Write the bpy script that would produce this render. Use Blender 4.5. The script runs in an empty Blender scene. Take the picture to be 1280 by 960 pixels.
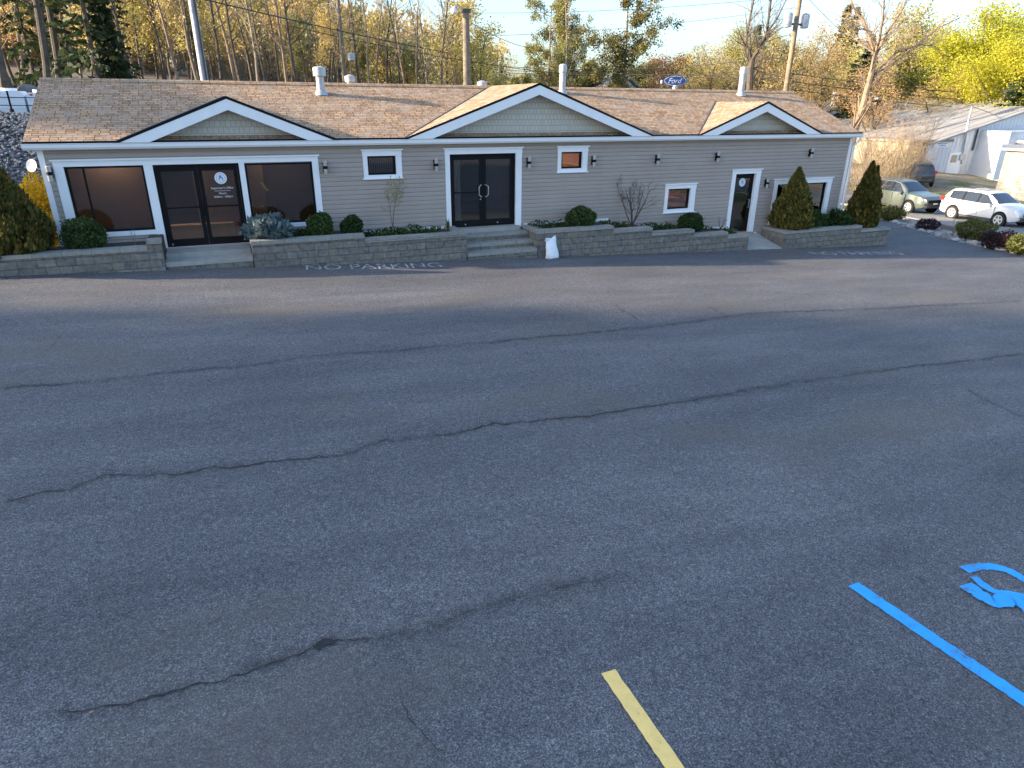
import bpy, math, random
import numpy as np
from mathutils import Vector, Matrix
R_ = math.radians
sc = bpy.context.scene
col = sc.collection

# ------------------------------------------------------------------ camera, sky, sun, exposure
F_PX, PITCH, ROLL, YAW = 831.86, 0.3967, 0.0069, 0.4038
CAM = Vector((3.941, -20.342, 4.535))
FW = Vector((math.sin(YAW)*math.cos(PITCH), math.cos(YAW)*math.cos(PITCH), -math.sin(PITCH)))
RT0 = Vector((math.cos(YAW), -math.sin(YAW), 0)); UP0 = RT0.cross(FW)
RT = math.cos(ROLL)*RT0 + math.sin(ROLL)*UP0
UP = -math.sin(ROLL)*RT0 + math.cos(ROLL)*UP0
cd = bpy.data.cameras.new('camera'); co = bpy.data.objects.new('camera', cd); col.objects.link(co)
cd.sensor_width = 36; cd.lens = F_PX/1280*36; cd.clip_start = .1; cd.clip_end = 3000
m = Matrix((RT, UP, -FW)).transposed().to_4x4(); m.translation = CAM
co.matrix_world = m; sc.camera = co

SUN_EL, SUN_AZ = 16.5, 168.0          # direction TO the sun, degrees, az from +x ccw
w = bpy.data.worlds.new('World'); sc.world = w; w.use_nodes = True
nt = w.node_tree; bg = nt.nodes['Background']
sky = nt.nodes.new('ShaderNodeTexSky'); sky.sky_type = 'NISHITA'; sky.sun_disc = False
sky.sun_elevation = R_(SUN_EL); sky.sun_rotation = R_(90 - SUN_AZ)
sky.air_density = 1.0; sky.dust_density = 2.6; sky.ozone_density = 3.0
nt.links.new(sky.outputs[0], bg.inputs[0]); bg.inputs[1].default_value = .15
sl = bpy.data.lights.new('sun', 'SUN'); so = bpy.data.objects.new('sun', sl); col.objects.link(so)
sl.energy = 4.4; sl.angle = R_(.8); sl.color = (1, .82, .60)
sd = Vector((math.cos(R_(SUN_AZ))*math.cos(R_(SUN_EL)), math.sin(R_(SUN_AZ))*math.cos(R_(SUN_EL)), math.sin(R_(SUN_EL))))
so.rotation_euler = sd.to_track_quat('Z', 'Y').to_euler(); so.location = (-30, 10, 30)
vs = sc.view_settings; vs.view_transform = 'Standard'; vs.look = 'None'; vs.gamma = 1; vs.exposure = 1.85
sc.render.engine = 'CYCLES'
sc.cycles.max_bounces = 8; sc.cycles.transparent_max_bounces = 12
sc.cycles.use_denoising = True

# ------------------------------------------------------------------ pixel helpers (photo pixels -> points at a real depth)
def ray(u, v):
    return (FW + RT*(u-640)/F_PX + UP*(480-v)/F_PX).normalized()
def at(u, v, y):                     # point of that view line at depth y
    d = ray(u, v); return CAM + d*((y-CAM.y)/d.y)
def ad(u, v, dist):                  # at horizontal distance
    d = ray(u, v); return CAM + d*(dist/math.hypot(d.x, d.y))
G0, GS = .66, -.045
def plane(x): return G0 + GS*x
def gp(u, v, off=0):
    d = ray(u, v); n = Vector((-GS, 0, 1)); t = (Vector((0, 0, G0)) - CAM).dot(n)/d.dot(n)
    p = CAM + d*t; p.z = plane(p.x)+off; return p
def ss(a, b, x):
    t = min(1, max(0, (x-a)/(b-a))); return t*t*(3-2*t)
def terrain(x, y):
    z = plane(max(-60, min(x, 60)))
    t = ss(46, 62, x)
    if t > 0:
        z2 = -1.3 - .07*(min(x, 105)-44) + .115*(min(max(y, -6), 60)-4)
        z = z*(1-t) + z2*t
    wl = 1-ss(12, 38, x)
    z += ss(8.0, 14.2, y)*3.35*wl
    z += max(0, min(y, 200)-16)*.06*(1-ss(20, 70, x))
    return z

# ------------------------------------------------------------------ materials
def newmat(name):
    m = bpy.data.materials.new(name); m.use_nodes = True
    return m, m.node_tree, m.node_tree.nodes['Principled BSDF']
def ramp(nt, fac, stops):
    r = nt.nodes.new('ShaderNodeValToRGB'); e = r.color_ramp.elements
    while len(e) < len(stops): e.new(.5)
    for i, (p, c) in enumerate(stops):
        e[i].position = p; e[i].color = (*c, 1)
    nt.links.new(fac, r.inputs[0]); return r.outputs[0]
def noise(nt, scale, detail=3, vec=None, rough=.6):
    n = nt.nodes.new('ShaderNodeTexNoise'); n.inputs['Scale'].default_value = scale
    n.inputs['Detail'].default_value = detail; n.inputs['Roughness'].default_value = rough
    if vec is not None: nt.links.new(vec, n.inputs['Vector'])
    return n.outputs[0]
def coords(nt, kind='Object', scale=(1, 1, 1), rot=(0, 0, 0)):
    t = nt.nodes.new('ShaderNodeTexCoord'); mp = nt.nodes.new('ShaderNodeMapping')
    mp.inputs['Scale'].default_value = scale; mp.inputs['Rotation'].default_value = rot
    nt.links.new(t.outputs[kind], mp.inputs[0]); return mp.outputs[0]
def mix(nt, fac, a, b, mode='MIX'):
    n = nt.nodes.new('ShaderNodeMix'); n.data_type = 'RGBA'; n.blend_type = mode
    for sock, val in ((n.inputs[0], fac), (n.inputs[6], a), (n.inputs[7], b)):
        if hasattr(val, 'is_output') : nt.links.new(val, sock)
        elif isinstance(val, (int, float)): sock.default_value = val
        else: sock.default_value = (*val, 1)
    return n.outputs[2]
def bump(nt, b, h, strength=.3, dist=.01):
    n = nt.nodes.new('ShaderNodeBump'); n.inputs['Strength'].default_value = strength; n.inputs['Distance'].default_value = dist
    nt.links.new(h, n.inputs['Height']); nt.links.new(n.outputs[0], b.inputs['Normal'])
def sc_(c, k): return tuple(min(1, x*k) for x in c)
def plain(name, c, rough=.6, var=.12, scale=6, metal=0, spec=.5, bmp=0, coat=0):
    m, nt, b = newmat(name); v = coords(nt)
    n = noise(nt, scale, 4, v)
    nt.links.new(ramp(nt, n, [(.3, sc_(c, 1-var)), (.7, sc_(c, 1+var))]), b.inputs['Base Color'])
    b.inputs['Roughness'].default_value = rough; b.inputs['Metallic'].default_value = metal
    b.inputs['Specular IOR Level'].default_value = spec; b.inputs['Coat Weight'].default_value = coat
    if bmp: bump(nt, b, noise(nt, scale*8, 3, v), bmp, .01)
    return m
def leafmat(name, c1, c2, c3, trans=.35):
    m, nt, b = newmat(name); g = nt.nodes.new('ShaderNodeNewGeometry')
    oi = nt.nodes.new('ShaderNodeObjectInfo')
    c = ramp(nt, g.outputs['Random Per Island'], [(0, c1), (.5, c2), (1, c3)])
    hs = nt.nodes.new('ShaderNodeHueSaturation')
    mr = nt.nodes.new('ShaderNodeMapRange'); mr.inputs[3].default_value = .48; mr.inputs[4].default_value = .515
    nt.links.new(oi.outputs['Random'], mr.inputs[0]); nt.links.new(mr.outputs[0], hs.inputs['Hue'])
    mv = nt.nodes.new('ShaderNodeMapRange'); mv.inputs[3].default_value = .8; mv.inputs[4].default_value = 1.25
    wn = nt.nodes.new('ShaderNodeTexWhiteNoise'); wn.noise_dimensions = '1D'
    nt.links.new(oi.outputs['Random'], wn.inputs['W']); nt.links.new(wn.outputs[0], mv.inputs[0])
    nt.links.new(mv.outputs[0], hs.inputs['Value']); nt.links.new(c, hs.inputs['Color'])
    nt.links.new(hs.outputs[0], b.inputs['Base Color']); b.inputs['Roughness'].default_value = .7
    b.inputs['Specular IOR Level'].default_value = .2
    t = nt.nodes.new('ShaderNodeBsdfTranslucent'); nt.links.new(hs.outputs[0], t.inputs[0])
    mx = nt.nodes.new('ShaderNodeMixShader'); mx.inputs[0].default_value = trans
    nt.links.new(b.outputs[0], mx.inputs[1]); nt.links.new(t.outputs[0], mx.inputs[2])
    nt.links.new(mx.outputs[0], nt.nodes['Material Output'].inputs[0]); return m
def brick(name, c1, c2, cm, bw, bh, mort=.012, offset=.5, bmp=.4, rough=.8, noisev=.25, bias=0, nscale=9, extra=None, squash=1):
    m, nt, b = newmat(name)
    t = nt.nodes.new('ShaderNodeUVMap'); v = t.outputs[0]
    br = nt.nodes.new('ShaderNodeTexBrick'); nt.links.new(v, br.inputs['Vector'])
    br.inputs['Scale'].default_value = 1; br.inputs['Brick Width'].default_value = bw; br.inputs['Row Height'].default_value = bh
    br.inputs['Mortar Size'].default_value = mort; br.inputs['Mortar Smooth'].default_value = .2; br.offset = offset
    br.inputs['Bias'].default_value = bias; br.squash = squash; br.squash_frequency = 3
    br.inputs['Color1'].default_value = (*c1, 1); br.inputs['Color2'].default_value = (*c2, 1); br.inputs['Mortar'].default_value = (*cm, 1)
    n = noise(nt, nscale, 5, v)
    k = ramp(nt, n, [(.25, (1-noisev,)*3), (.75, (1+noisev,)*3)])
    c = mix(nt, 1.0, br.outputs[0], k, 'MULTIPLY')
    if extra:
        n2 = noise(nt, extra[1], 3, v)
        c = mix(nt, ramp(nt, n2, [(.45, (0, 0, 0)), (.65, (extra[2],)*3)]), c, extra[0])
    nt.links.new(c, b.inputs['Base Color']); b.inputs['Roughness'].default_value = rough
    b.inputs['Specular IOR Level'].default_value = .25
    ad_ = nt.nodes.new('ShaderNodeMath'); ad_.operation = 'MULTIPLY_ADD'; ad_.inputs[1].default_value = -1
    nt.links.new(br.outputs['Fac'], ad_.inputs[0]); nt.links.new(n, ad_.inputs[2])
    bump(nt, b, ad_.outputs[0], bmp, .02); return m
def glassmat(name, tint=(.6, .6, .6), refl=1.0, rough=.0):
    m, nt, b = newmat(name); nt.nodes.remove(b)
    tr = nt.nodes.new('ShaderNodeBsdfTransparent'); tr.inputs[0].default_value = (*tint, 1)
    gl = nt.nodes.new('ShaderNodeBsdfGlossy'); gl.inputs['Roughness'].default_value = rough; gl.inputs[0].default_value = (.95, .97, 1, 1)
    fr = nt.nodes.new('ShaderNodeFresnel'); fr.inputs[0].default_value = 1.55
    ml = nt.nodes.new('ShaderNodeMath'); ml.operation = 'MULTIPLY_ADD'; ml.inputs[1].default_value = refl; ml.inputs[2].default_value = .03; ml.use_clamp = True
    nt.links.new(fr.outputs[0], ml.inputs[0])
    mx = nt.nodes.new('ShaderNodeMixShader'); nt.links.new(ml.outputs[0], mx.inputs[0])
    nt.links.new(tr.outputs[0], mx.inputs[1]); nt.links.new(gl.outputs[0], mx.inputs[2])
    nt.links.new(mx.outputs[0], nt.nodes['Material Output'].inputs[0]); return m
def emit(name, c, s):
    m, nt, b = newmat(name); b.inputs['Base Color'].default_value = (*c, 1)
    b.inputs['Emission Color'].default_value = (*c, 1); b.inputs['Emission Strength'].default_value = s; return m

def asphalt_mat():
    m, nt, b = newmat('asphalt')
    v = coords(nt); vs_ = coords(nt, scale=(.12, .55, 1)); v3 = coords(nt, scale=(.3, 1, 1), rot=(0, 0, .08))
    big = noise(nt, .9, 4, vs_); mid = noise(nt, 1.3, 5, v3); fine = noise(nt, 62, 3, v, .8); grit = noise(nt, 130, 2, v, .8)
    base = ramp(nt, big, [(.32, (.078, .079, .084)), (.5, (.093, .093, .099)), (.68, (.112, .110, .114))])
    k = ramp(nt, mid, [(.3, (.80, .80, .82)), (.7, (1.22, 1.20, 1.18))])
    c = mix(nt, 1.0, base, k, 'MULTIPLY')
    f = ramp(nt, fine, [(.36, (.40, .40, .41)), (.48, (.90, .90, .90)), (.57, (1.35, 1.35, 1.33)), (.66, (2.5, 2.45, 2.35))])
    c = mix(nt, 1.0, c, f, 'MULTIPLY')
    g = ramp(nt, grit, [(.40, (.55, .55, .55)), (.5, (1, 1, 1)), (.60, (1.6, 1.6, 1.6))])
    c = mix(nt, .7, c, g, 'MULTIPLY')
    gm = noise(nt, 17, 4, v, .75); c = mix(nt, 1.0, c, ramp(nt, gm, [(.36, (.74, .74, .75)), (.5, (1, 1, 1)), (.64, (1.30, 1.29, 1.27))]), 'MULTIPLY')
    vo = nt.nodes.new('ShaderNodeTexVoronoi'); vo.inputs['Scale'].default_value = 52; nt.links.new(v, vo.inputs['Vector'])
    sep = nt.nodes.new('ShaderNodeSeparateColor'); nt.links.new(vo.outputs['Color'], sep.inputs[0])
    m1 = ramp(nt, vo.outputs['Distance'], [(.18, (1, 1, 1)), (.34, (0, 0, 0))]); m2 = ramp(nt, sep.outputs[0], [(.72, (0, 0, 0)), (.99, (.75, .75, .75))]); m3 = ramp(nt, sep.outputs[1], [(.72, (0, 0, 0)), (.95, (.8, .8, .8))])
    c = mix(nt, mix(nt, 1.0, m1, m2, 'MULTIPLY'), c, (.33, .325, .32)); c = mix(nt, mix(nt, 1.0, m1, m3, 'MULTIPLY'), c, (.045, .045, .05))
    st = noise(nt, .5, 4, coords(nt, scale=(.5, .9, 1)))        # brownish dusty stains
    c = mix(nt, ramp(nt, st, [(.54, (0, 0, 0)), (.70, (.45,)*3)]), c, (.115, .100, .078))
    nt.links.new(c, b.inputs['Base Color']); b.inputs['Roughness'].default_value = .82; b.inputs['Specular IOR Level'].default_value = .35
    bump(nt, b, fine, .55, .008); return m
def road_paint(name, c, wear=.5):
    m, nt, b = newmat(name); v = coords(nt)
    n = noise(nt, 38, 4, v, .8); n2 = noise(nt, 3.5, 5, v, .7)
    k = mix(nt, .45, n, n2)
    c_ = ramp(nt, n2, [(.3, sc_(c, .86)), (.7, sc_(c, 1.1))])
    c_ = mix(nt, ramp(nt, k, [(wear-.045, (1, 1, 1)), (wear+.02, (0, 0, 0))]), c_, (.12, .12, .128))
    nt.links.new(c_, b.inputs['Base Color']); b.inputs['Roughness'].default_value = .75; bump(nt, b, n, .5, .006); return m
def zone_mat():                       # ground: colour zones from an attribute, broken up by noise
    m, nt, b = newmat('ground_soil'); a = nt.nodes.new('ShaderNodeAttribute'); a.attribute_name = 'zone'
    v = coords(nt); n = noise(nt, .8, 6, v); n2 = noise(nt, 7, 4, v)
    c = mix(nt, 1.0, a.outputs[0], ramp(nt, n, [(.3, (.6, .62, .6)), (.7, (1.35, 1.3, 1.25))]), 'MULTIPLY')
    c = mix(nt, 1.0, c, ramp(nt, n2, [(.3, (.6, .6, .6)), (.7, (1.35, 1.35, 1.35))]), 'MULTIPLY')
    nt.links.new(c, b.inputs['Base Color']); b.inputs['Roughness'].default_value = .95
    bump(nt, b, n2, .8, .05); return m

M = dict(
 asphalt=asphalt_mat(), soil=zone_mat(),
 road=plain('road_asphalt', (.20, .195, .185), .85, .15, 3, bmp=.3),
 siding=brick('taupe_siding', (.405, .336, .290), (.378, .314, .272), (.26, .22, .19), 3.66, .128, .0012, .37, .04, .6, .07, 0, 1.1),
 trim=plain('white_trim', (.86, .85, .85), .45, .03, 3),
 shingle=brick('roof_shingles', (.48, .315, .188), (.29, .188, .113), (.09, .06, .04), .24, .118, .011, .37, .7, .9, .28, .05, 3.5, ((.36, .30, .24), 1.8, .5), .8),
 sage=brick('sage_shakes', (.58, .53, .45), (.53, .485, .41), (.30, .28, .24), .13, .165, .006, .5, .5, .7, .05),
 stone=brick('split_stone', (.225, .203, .178), (.155, .145, .135), (.105, .10, .092), .40, .19, .010, .38, 1.0, .9, .45, 0, 8, ((.22, .185, .13), 2.5, .6), .7),
 cap=brick('stone_cap', (.32, .30, .265), (.255, .245, .22), (.12, .115, .1), .62, .5, .006, .5, .5, .9, .22, 0, 10),
 concrete=plain('concrete', (.34, .32, .285), .85, .15, 4, bmp=.3),
 black=plain('black_metal', (.008, .008, .009), .6, .1, 5, spec=.15),
 dark=plain('dark_metal', (.05, .05, .055), .45, .1, 5),
 polegrey=plain('weathered_zinc', (.30, .32, .36), .55, .15, 3, metal=.3),
 steel=plain('galvanised_metal', (.42, .43, .44), .5, .15, 5, metal=.4),
 silver=plain('brushed_silver', (.42, .43, .46), .35, .08, 8, metal=.85),
 glassr=glassmat('mirror_tinted_glass', (.5, .48, .46), 2.6), glass=glassmat('window_glass', (.62, .60, .58), 1.35),
 mulch=plain('bark_mulch', (.075, .05, .036), .95, .5, 22, bmp=.9),
 wood=plain('grey_timber', (.27, .235, .195), .85, .2, 4, bmp=.3),
 barkd=plain('dark_bark', (.085, .068, .054), .95, .35, 4, bmp=.8),
 barkl=plain('light_bark', (.20, .165, .125), .95, .3, 4, bmp=.7),
 barkr=plain('tan_bark', (.24, .17, .115), .95, .3, 4, bmp=.7),
 twig=plain('tan_twigs', (.24, .18, .12), .95, .25, .6),
 twigg=plain('grey_twigs', (.17, .14, .115), .95, .25, .6),
 rope=plain('cable_black', (.05, .045, .04), .7, .1, 2),
 white=plain('white_paint', (.78, .79, .80), .5, .06, 1),
 whitemetal=plain('white_metal_sheet', (.60, .61, .63), .5, .05, 1),
 roofmetal=plain('grey_metal_roof', (.27, .265, .265), .7, .14, .5),
 blockwall=brick('cream_block', (.42, .37, .27), (.35, .31, .225), (.27, .245, .19), .42, .21, .012, .5, .3, .9, .15),
 bag=plain('white_woven_plastic', (.80, .81, .83), .55, .06, 14, bmp=.4),
 yellowp=road_paint('yellow_road_paint', (.88, .60, .19), .425),
 bluep=road_paint('blue_road_paint', (.025, .36, .80), .43),
 whitep=None, crack=plain('crack_dirt', (.022, .022, .024), .95, .3, 9),
 amber=plain('amber_glow_wall', (.62, .30, .09), .8, .3, 1.5), tan=plain('tan_interior_wall', (.33, .235, .175), .8, .06, 1.2), beige=plain('beige_interior', (.55, .43, .28), .8, .06, 2),  # amber: warm glow of the room put into the wall colour
 brown=plain('brown_floor', (.22, .13, .07), .5, .15, 3),
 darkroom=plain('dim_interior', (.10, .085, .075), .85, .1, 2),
 blind=plain('grey_blind', (.30, .30, .31), .7, .1, 3), curtain=plain('pale_curtain', (.82, .84, .86), .8, .08, 5),
 fillw=emit('warm_fill_glow', (1, .78, .55), 3.2), fillo=emit('orange_fill_glow', (1, .55, .2), 5.5),  # glow of the fill panels added inside the rooms
 plastic=plain('white_plastic_tank', (.78, .81, .86), .4, .04, 1),
 tyre=plain('tyre_rubber', (.022, .022, .022), .85, .1, 8), rim=plain('alloy_rim', (.62, .62, .63), .35, .05, 5, metal=.5),
 carglass=plain('car_glass', (.02, .025, .03), .06, .05, 2, spec=.9),
 cargreen=plain('pale_green_car_paint', (.15, .175, .15), .28, .03, 1, metal=.4, coat=.7),
 carwhite=plain('white_car_paint', (.62, .62, .61), .25, .02, 1, coat=.8),
 cardark=plain('charcoal_car_paint', (.05, .055, .065), .3, .03, 1, metal=.3, coat=.6),
 red=plain('red_lamp_lens', (.45, .02, .02), .2, .1, 3), lens=plain('clear_lamp_lens', (.75, .76, .78), .12, .05, 3),
 rockl=plain('pale_rock', (.33, .315, .295), .9, .25, 3, bmp=.7), rockg=plain('gravel_stone', (.30, .28, .255), .95, .35, 2, bmp=.6), rockd=plain('grey_rock', (.15, .15, .16), .9, .35, 2, bmp=.8),
 signblue=plain('sign_blue', (.02, .055, .20), .3, .05, 2),
 box=leafmat('boxwood_leaf', (.018, .038, .013), (.04, .072, .02), (.075, .12, .03), .25),
 arb=leafmat('arborvitae_spray', (.035, .050, .014), (.105, .110, .028), (.27, .19, .042), .4),  # bronze tips, their gold raised to imitate the sunlit side
 bluespr=leafmat('blue_spruce_needle', (.08, .125, .125), (.14, .19, .19), (.22, .27, .27), .15),
 yew=leafmat('yew_leaf', (.04, .06, .015), (.10, .12, .03), (.19, .18, .05), .25),
 purple=leafmat('purple_leaf', (.022, .013, .015), (.04, .022, .024), (.065, .038, .038), .25),
 ground=leafmat('groundcover_leaf', (.02, .045, .012), (.045, .085, .02), (.09, .14, .035), .25),
 forsyth=leafmat('yellow_blossom', (.65, .40, .02), (.75, .50, .03), (.55, .38, .04), .35),
 ygreen=leafmat('young_yellow_leaf', (.42, .36, .11), (.56, .46, .15), (.62, .49, .20), .55),
 woodleaf=leafmat('spring_wood_leaf', (.52, .43, .15), (.66, .53, .18), (.58, .43, .23), .55),
 shedwall=brick('pale_board_wall', (.40, .37, .32), (.33, .31, .27), (.16, .15, .13), 2.4, .19, .012, .4, .3, .85, .3, 0, 1.4),
 litter=leafmat('dry_leaf', (.16, .10, .05), (.26, .18, .10), (.34, .27, .17), .1),
 signwhite=plain('faded_sign_white', (.50, .54, .60), .5, .05, 2),
 hemlock=leafmat('hemlock_needle', (.020, .034, .016), (.045, .062, .024), (.085, .10, .036), .2),
 maple=leafmat('bright_yellow_green_leaf', (.30, .32, .03), (.44, .44, .04), (.54, .48, .05), .5),
 olive=leafmat('olive_young_leaf', (.26, .25, .08), (.38, .35, .11), (.48, .40, .15), .45),
 tanleaf=leafmat('tan_bud', (.36, .25, .10), (.48, .34, .14), (.54, .42, .17), .45),
 rust=leafmat('rust_bud', (.26, .10, .055), (.34, .15, .08), (.36, .21, .12), .35),
 greenl=leafmat('mid_green_leaf', (.05, .085, .02), (.10, .14, .03), (.19, .21, .05), .35),
 pine=leafmat('pine_needle', (.11, .125, .045), (.24, .225, .08), (.36, .32, .12), .4),
 spruce=leafmat('spruce_needle', (.010, .020, .012), (.022, .038, .018), (.045, .065, .025), .12),
)
def worn_paint():
    m, nt, b = newmat('worn_white_road_paint'); v = coords(nt)
    n = noise(nt, 6, 6, v, .75)
    nt.links.new(ramp(nt, n, [(.41, (.115, .115, .12)), (.52, (.42, .41, .395)), (.7, (.64, .63, .60))]), b.inputs['Base Color'])
    b.inputs['Roughness'].default_value = .8; return m
M['whitep'] = worn_paint()

# ------------------------------------------------------------------ mesh building
class MB:
    def __init__(s): s.v = []; s.f = []; s.n = 0
    def add(s, vs, fs):
        s.v.extend([tuple(p) for p in vs]); s.f.extend([tuple(i+s.n for i in f) for f in fs]); s.n = len(s.v); return s
    def arr(s, V, Fq):
        s.v.extend(map(tuple, V.tolist())); s.f.extend(map(tuple, (Fq+s.n).tolist())); s.n = len(s.v); return s
    def box(s, x0, x1, y0, y1, z0, z1):
        return s.add([(x0,y0,z0),(x1,y0,z0),(x1,y1,z0),(x0,y1,z0),(x0,y0,z1),(x1,y0,z1),(x1,y1,z1),(x0,y1,z1)],
                     [(0,3,2,1),(4,5,6,7),(0,1,5,4),(1,2,6,5),(2,3,7,6),(3,0,4,7)])
    def prism(s, poly, y0, y1):      # polygon in x,z extruded along y
        n = len(poly)
        return s.add([(x, y0, z) for x, z in poly]+[(x, y1, z) for x, z in poly],
                     [tuple(range(n)), tuple(range(2*n-1, n-1, -1))]+[(i, i+n, (i+1) % n+n, (i+1) % n) for i in range(n)])
    def slab(s, poly, z0f, z1f):     # polygon in x,y, heights by function
        n = len(poly)
        return s.add([(x, y, z0f(x, y)) for x, y in poly]+[(x, y, z1f(x, y)) for x, y in poly],
                     [tuple(range(n-1, -1, -1)), tuple(range(n, 2*n))]+[(i, (i+1) % n, (i+1) % n+n, i+n) for i in range(n)])
    def tube(s, pts, rad, k=6, cap=True):
        pts = [Vector(p) for p in pts]; n = len(pts)
        if not hasattr(rad, '__len__'): rad = [rad]*n
        vs = []; ref = None
        for i, p in enumerate(pts):
            t = (pts[min(i+1, n-1)]-pts[max(i-1, 0)]).normalized()
            if ref is None: ref = Vector((1, 0, 0)) if abs(t.x) < .8 else Vector((0, 1, 0))
            a = (ref - t*ref.dot(t)).normalized(); b = t.cross(a); ref = a
            for j in range(k):
                an = 2*math.pi*j/k; vs.append(p+(a*math.cos(an)+b*math.sin(an))*rad[i])
        fs = [(i*k+j, i*k+(j+1) % k, (i+1)*k+(j+1) % k, (i+1)*k+j) for i in range(n-1) for j in range(k)]
        if cap: fs += [tuple(range(k-1, -1, -1)), tuple((n-1)*k+j for j in range(k))]
        return s.add(vs, fs)
    def cyl(s, c, r, z0, z1, k=16, r2=None):
        return s.tube([(c[0], c[1], z0), (c[0], c[1], z1)], [r, r if r2 is None else r2], k)
    def lathe(s, c, prof, k=16):
        vs = []; 
        for r, z in prof:
            for j in range(k):
                a = 2*math.pi*j/k; vs.append((c[0]+r*math.cos(a), c[1]+r*math.sin(a), c[2]+z))
        n = len(prof); fs = [(i*k+j, i*k+(j+1) % k, (i+1)*k+(j+1) % k, (i+1)*k+j) for i in range(n-1) for j in range(k)]
        fs += [tuple(range(k-1, -1, -1)), tuple((n-1)*k+j for j in range(k))]
        return s.add(vs, fs)
    def build(s, name, mat, parent=None, smooth=False, swap=False, loc=None):
        me = bpy.data.meshes.new(name); me.from_pydata(s.v, [], s.f); me.materials.append(mat)
        if any(nd.type == 'UVMAP' for nd in mat.node_tree.nodes):
            uv = me.uv_layers.new(name='UVMap')
            for p in me.polygons:
                nx, ny, nz = map(abs, p.normal)
                ax = (0, 1) if nz >= max(nx, ny) else ((0, 2) if ny >= nx else (1, 2))
                if swap: ax = ax[::-1]
                for li in p.loop_indices:
                    c = me.vertices[me.loops[li].vertex_index].co; uv.data[li].uv = (c[ax[0]]+50, c[ax[1]]+50)
        if smooth:
            me.shade_smooth(); me.set_sharp_from_angle(angle=R_(40))
        o = bpy.data.objects.new(name, me); col.objects.link(o)
        if parent: o.parent = parent
        if loc: o.location = loc
        return o
def tag(o, label=None, cat=None, group=None, kind=None):
    if label: o['label'] = label
    if cat: o['category'] = cat
    if group: o['group'] = group
    if kind: o['kind'] = kind
    return o
def thing(name, label, cat, loc=(0, 0, 0), rz=0, group=None, scale=None):
    o = bpy.data.objects.new(name, None); col.objects.link(o); o.location = loc; o.rotation_euler.z = rz
    o.empty_display_size = .2
    if scale: o.scale = scale
    return tag(o, label, cat, group)
def dup(root, loc, rz=0, scale=None, label=None, group=None):
    r = root.copy(); col.objects.link(r); r.location = loc; r.rotation_euler.z = rz
    if scale: r.scale = scale
    if label: r['label'] = label
    if group: r['group'] = group
    for ch in root.children:
        c = ch.copy(); col.objects.link(c); c.parent = r
        for g in ch.children:
            d = g.copy(); col.objects.link(d); d.parent = c
    return r
def struct(o): o['kind'] = 'structure'; return o
def BOX(name, mat, parent, *b): return MB().box(*b).build(name, mat, parent)
def ico_rock(rng, r, sub=1):
    import bmesh
    bm = bmesh.new(); bmesh.ops.create_icosphere(bm, subdivisions=sub, radius=r)
    s = [rng.uniform(.75, 1.35), rng.uniform(.75, 1.25), rng.uniform(.5, .85)]
    vs = [tuple(c*k*rng.uniform(.82, 1.15) for c, k in zip(v.co, s)) for v in bm.verts]
    fs = [tuple(v.index for v in f.verts) for f in bm.faces]; bm.free(); return vs, fs
def cards(rng, C, size, asp=1.0, up=None, jitter=.4):
    """leaf-sized quads at the points C (numpy): random turn, or stretched along 'up'"""
    n = len(C); a = rng.normal(size=(n, 3)); a /= np.linalg.norm(a, axis=1)[:, None]
    if up is not None:
        a = np.asarray(up)*1.0 + a*jitter; a /= np.linalg.norm(a, axis=1)[:, None]
    b = rng.normal(size=(n, 3)); b -= a*(a*b).sum(1)[:, None]; b /= np.linalg.norm(b, axis=1)[:, None]
    s = size*rng.uniform(.6, 1.35, n)[:, None]
    A = a*s*asp*.5; B = b*s*.5
    V = np.stack([C-A, C-A*.1+B, C+A, C-A*.1-B], 1).reshape(-1, 3)
    return V, np.arange(4*n).reshape(-1, 4)

exec_parts = []
# ------------------------------------------------------------------ the setting: ground, lot, road, bed
rng = np.random.default_rng(7); rnd = random.Random(7)
def ticks(a, b, s, far):
    t = list(np.arange(a, b+.01, s)); d = s
    lo, hi = [], []
    x = a
    while x > -far: d = min(d*1.35, 150); x -= d; lo.append(x)
    d = s; x = b
    while x < far: d = min(d*1.35, 150); x += d; hi.append(x)
    return lo[::-1]+t+hi
X = ticks(-30, 90, 1.0, 1600); Y = ticks(-30, 70, 1.0, 1600)
V = [(x, y, terrain(x, y)-.06) for y in Y for x in X]; nx = len(X)
Fc = [(j*nx+i, j*nx+i+1, (j+1)*nx+i+1, (j+1)*nx+i) for j in range(len(Y)-1) for i in range(nx-1)]
g = MB().add(V, Fc).build('ground', M['soil'], smooth=True); struct(g)
za = g.data.color_attributes.new('zone', 'FLOAT_COLOR', 'POINT')
def lerp(a, b, t): return tuple(p*(1-t)+q*t for p, q in zip(a, b))
for i, (x, y, z) in enumerate(V):
    c = (.085, .105, .034)
    c = lerp(c, (.125, .092, .055), ss(15, 19, y)*(1-ss(34, 48, x)))
    c = lerp(c, (.15, .15, .155), ss(8, 9.5, y)*(1-ss(13.6, 15, y))*(1-ss(24, 34, x)))
    dirt = (.30, .235, .15) if (math.sin(x*.9+y*.5)+math.sin(y*1.3-x*.4)) > -.9 else (.17, .17, .06)
    c = lerp(c, dirt, ss(45, 48, x)*(1-ss(26, 34, y)))
    za.data[i].color = (*c, 1)

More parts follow.
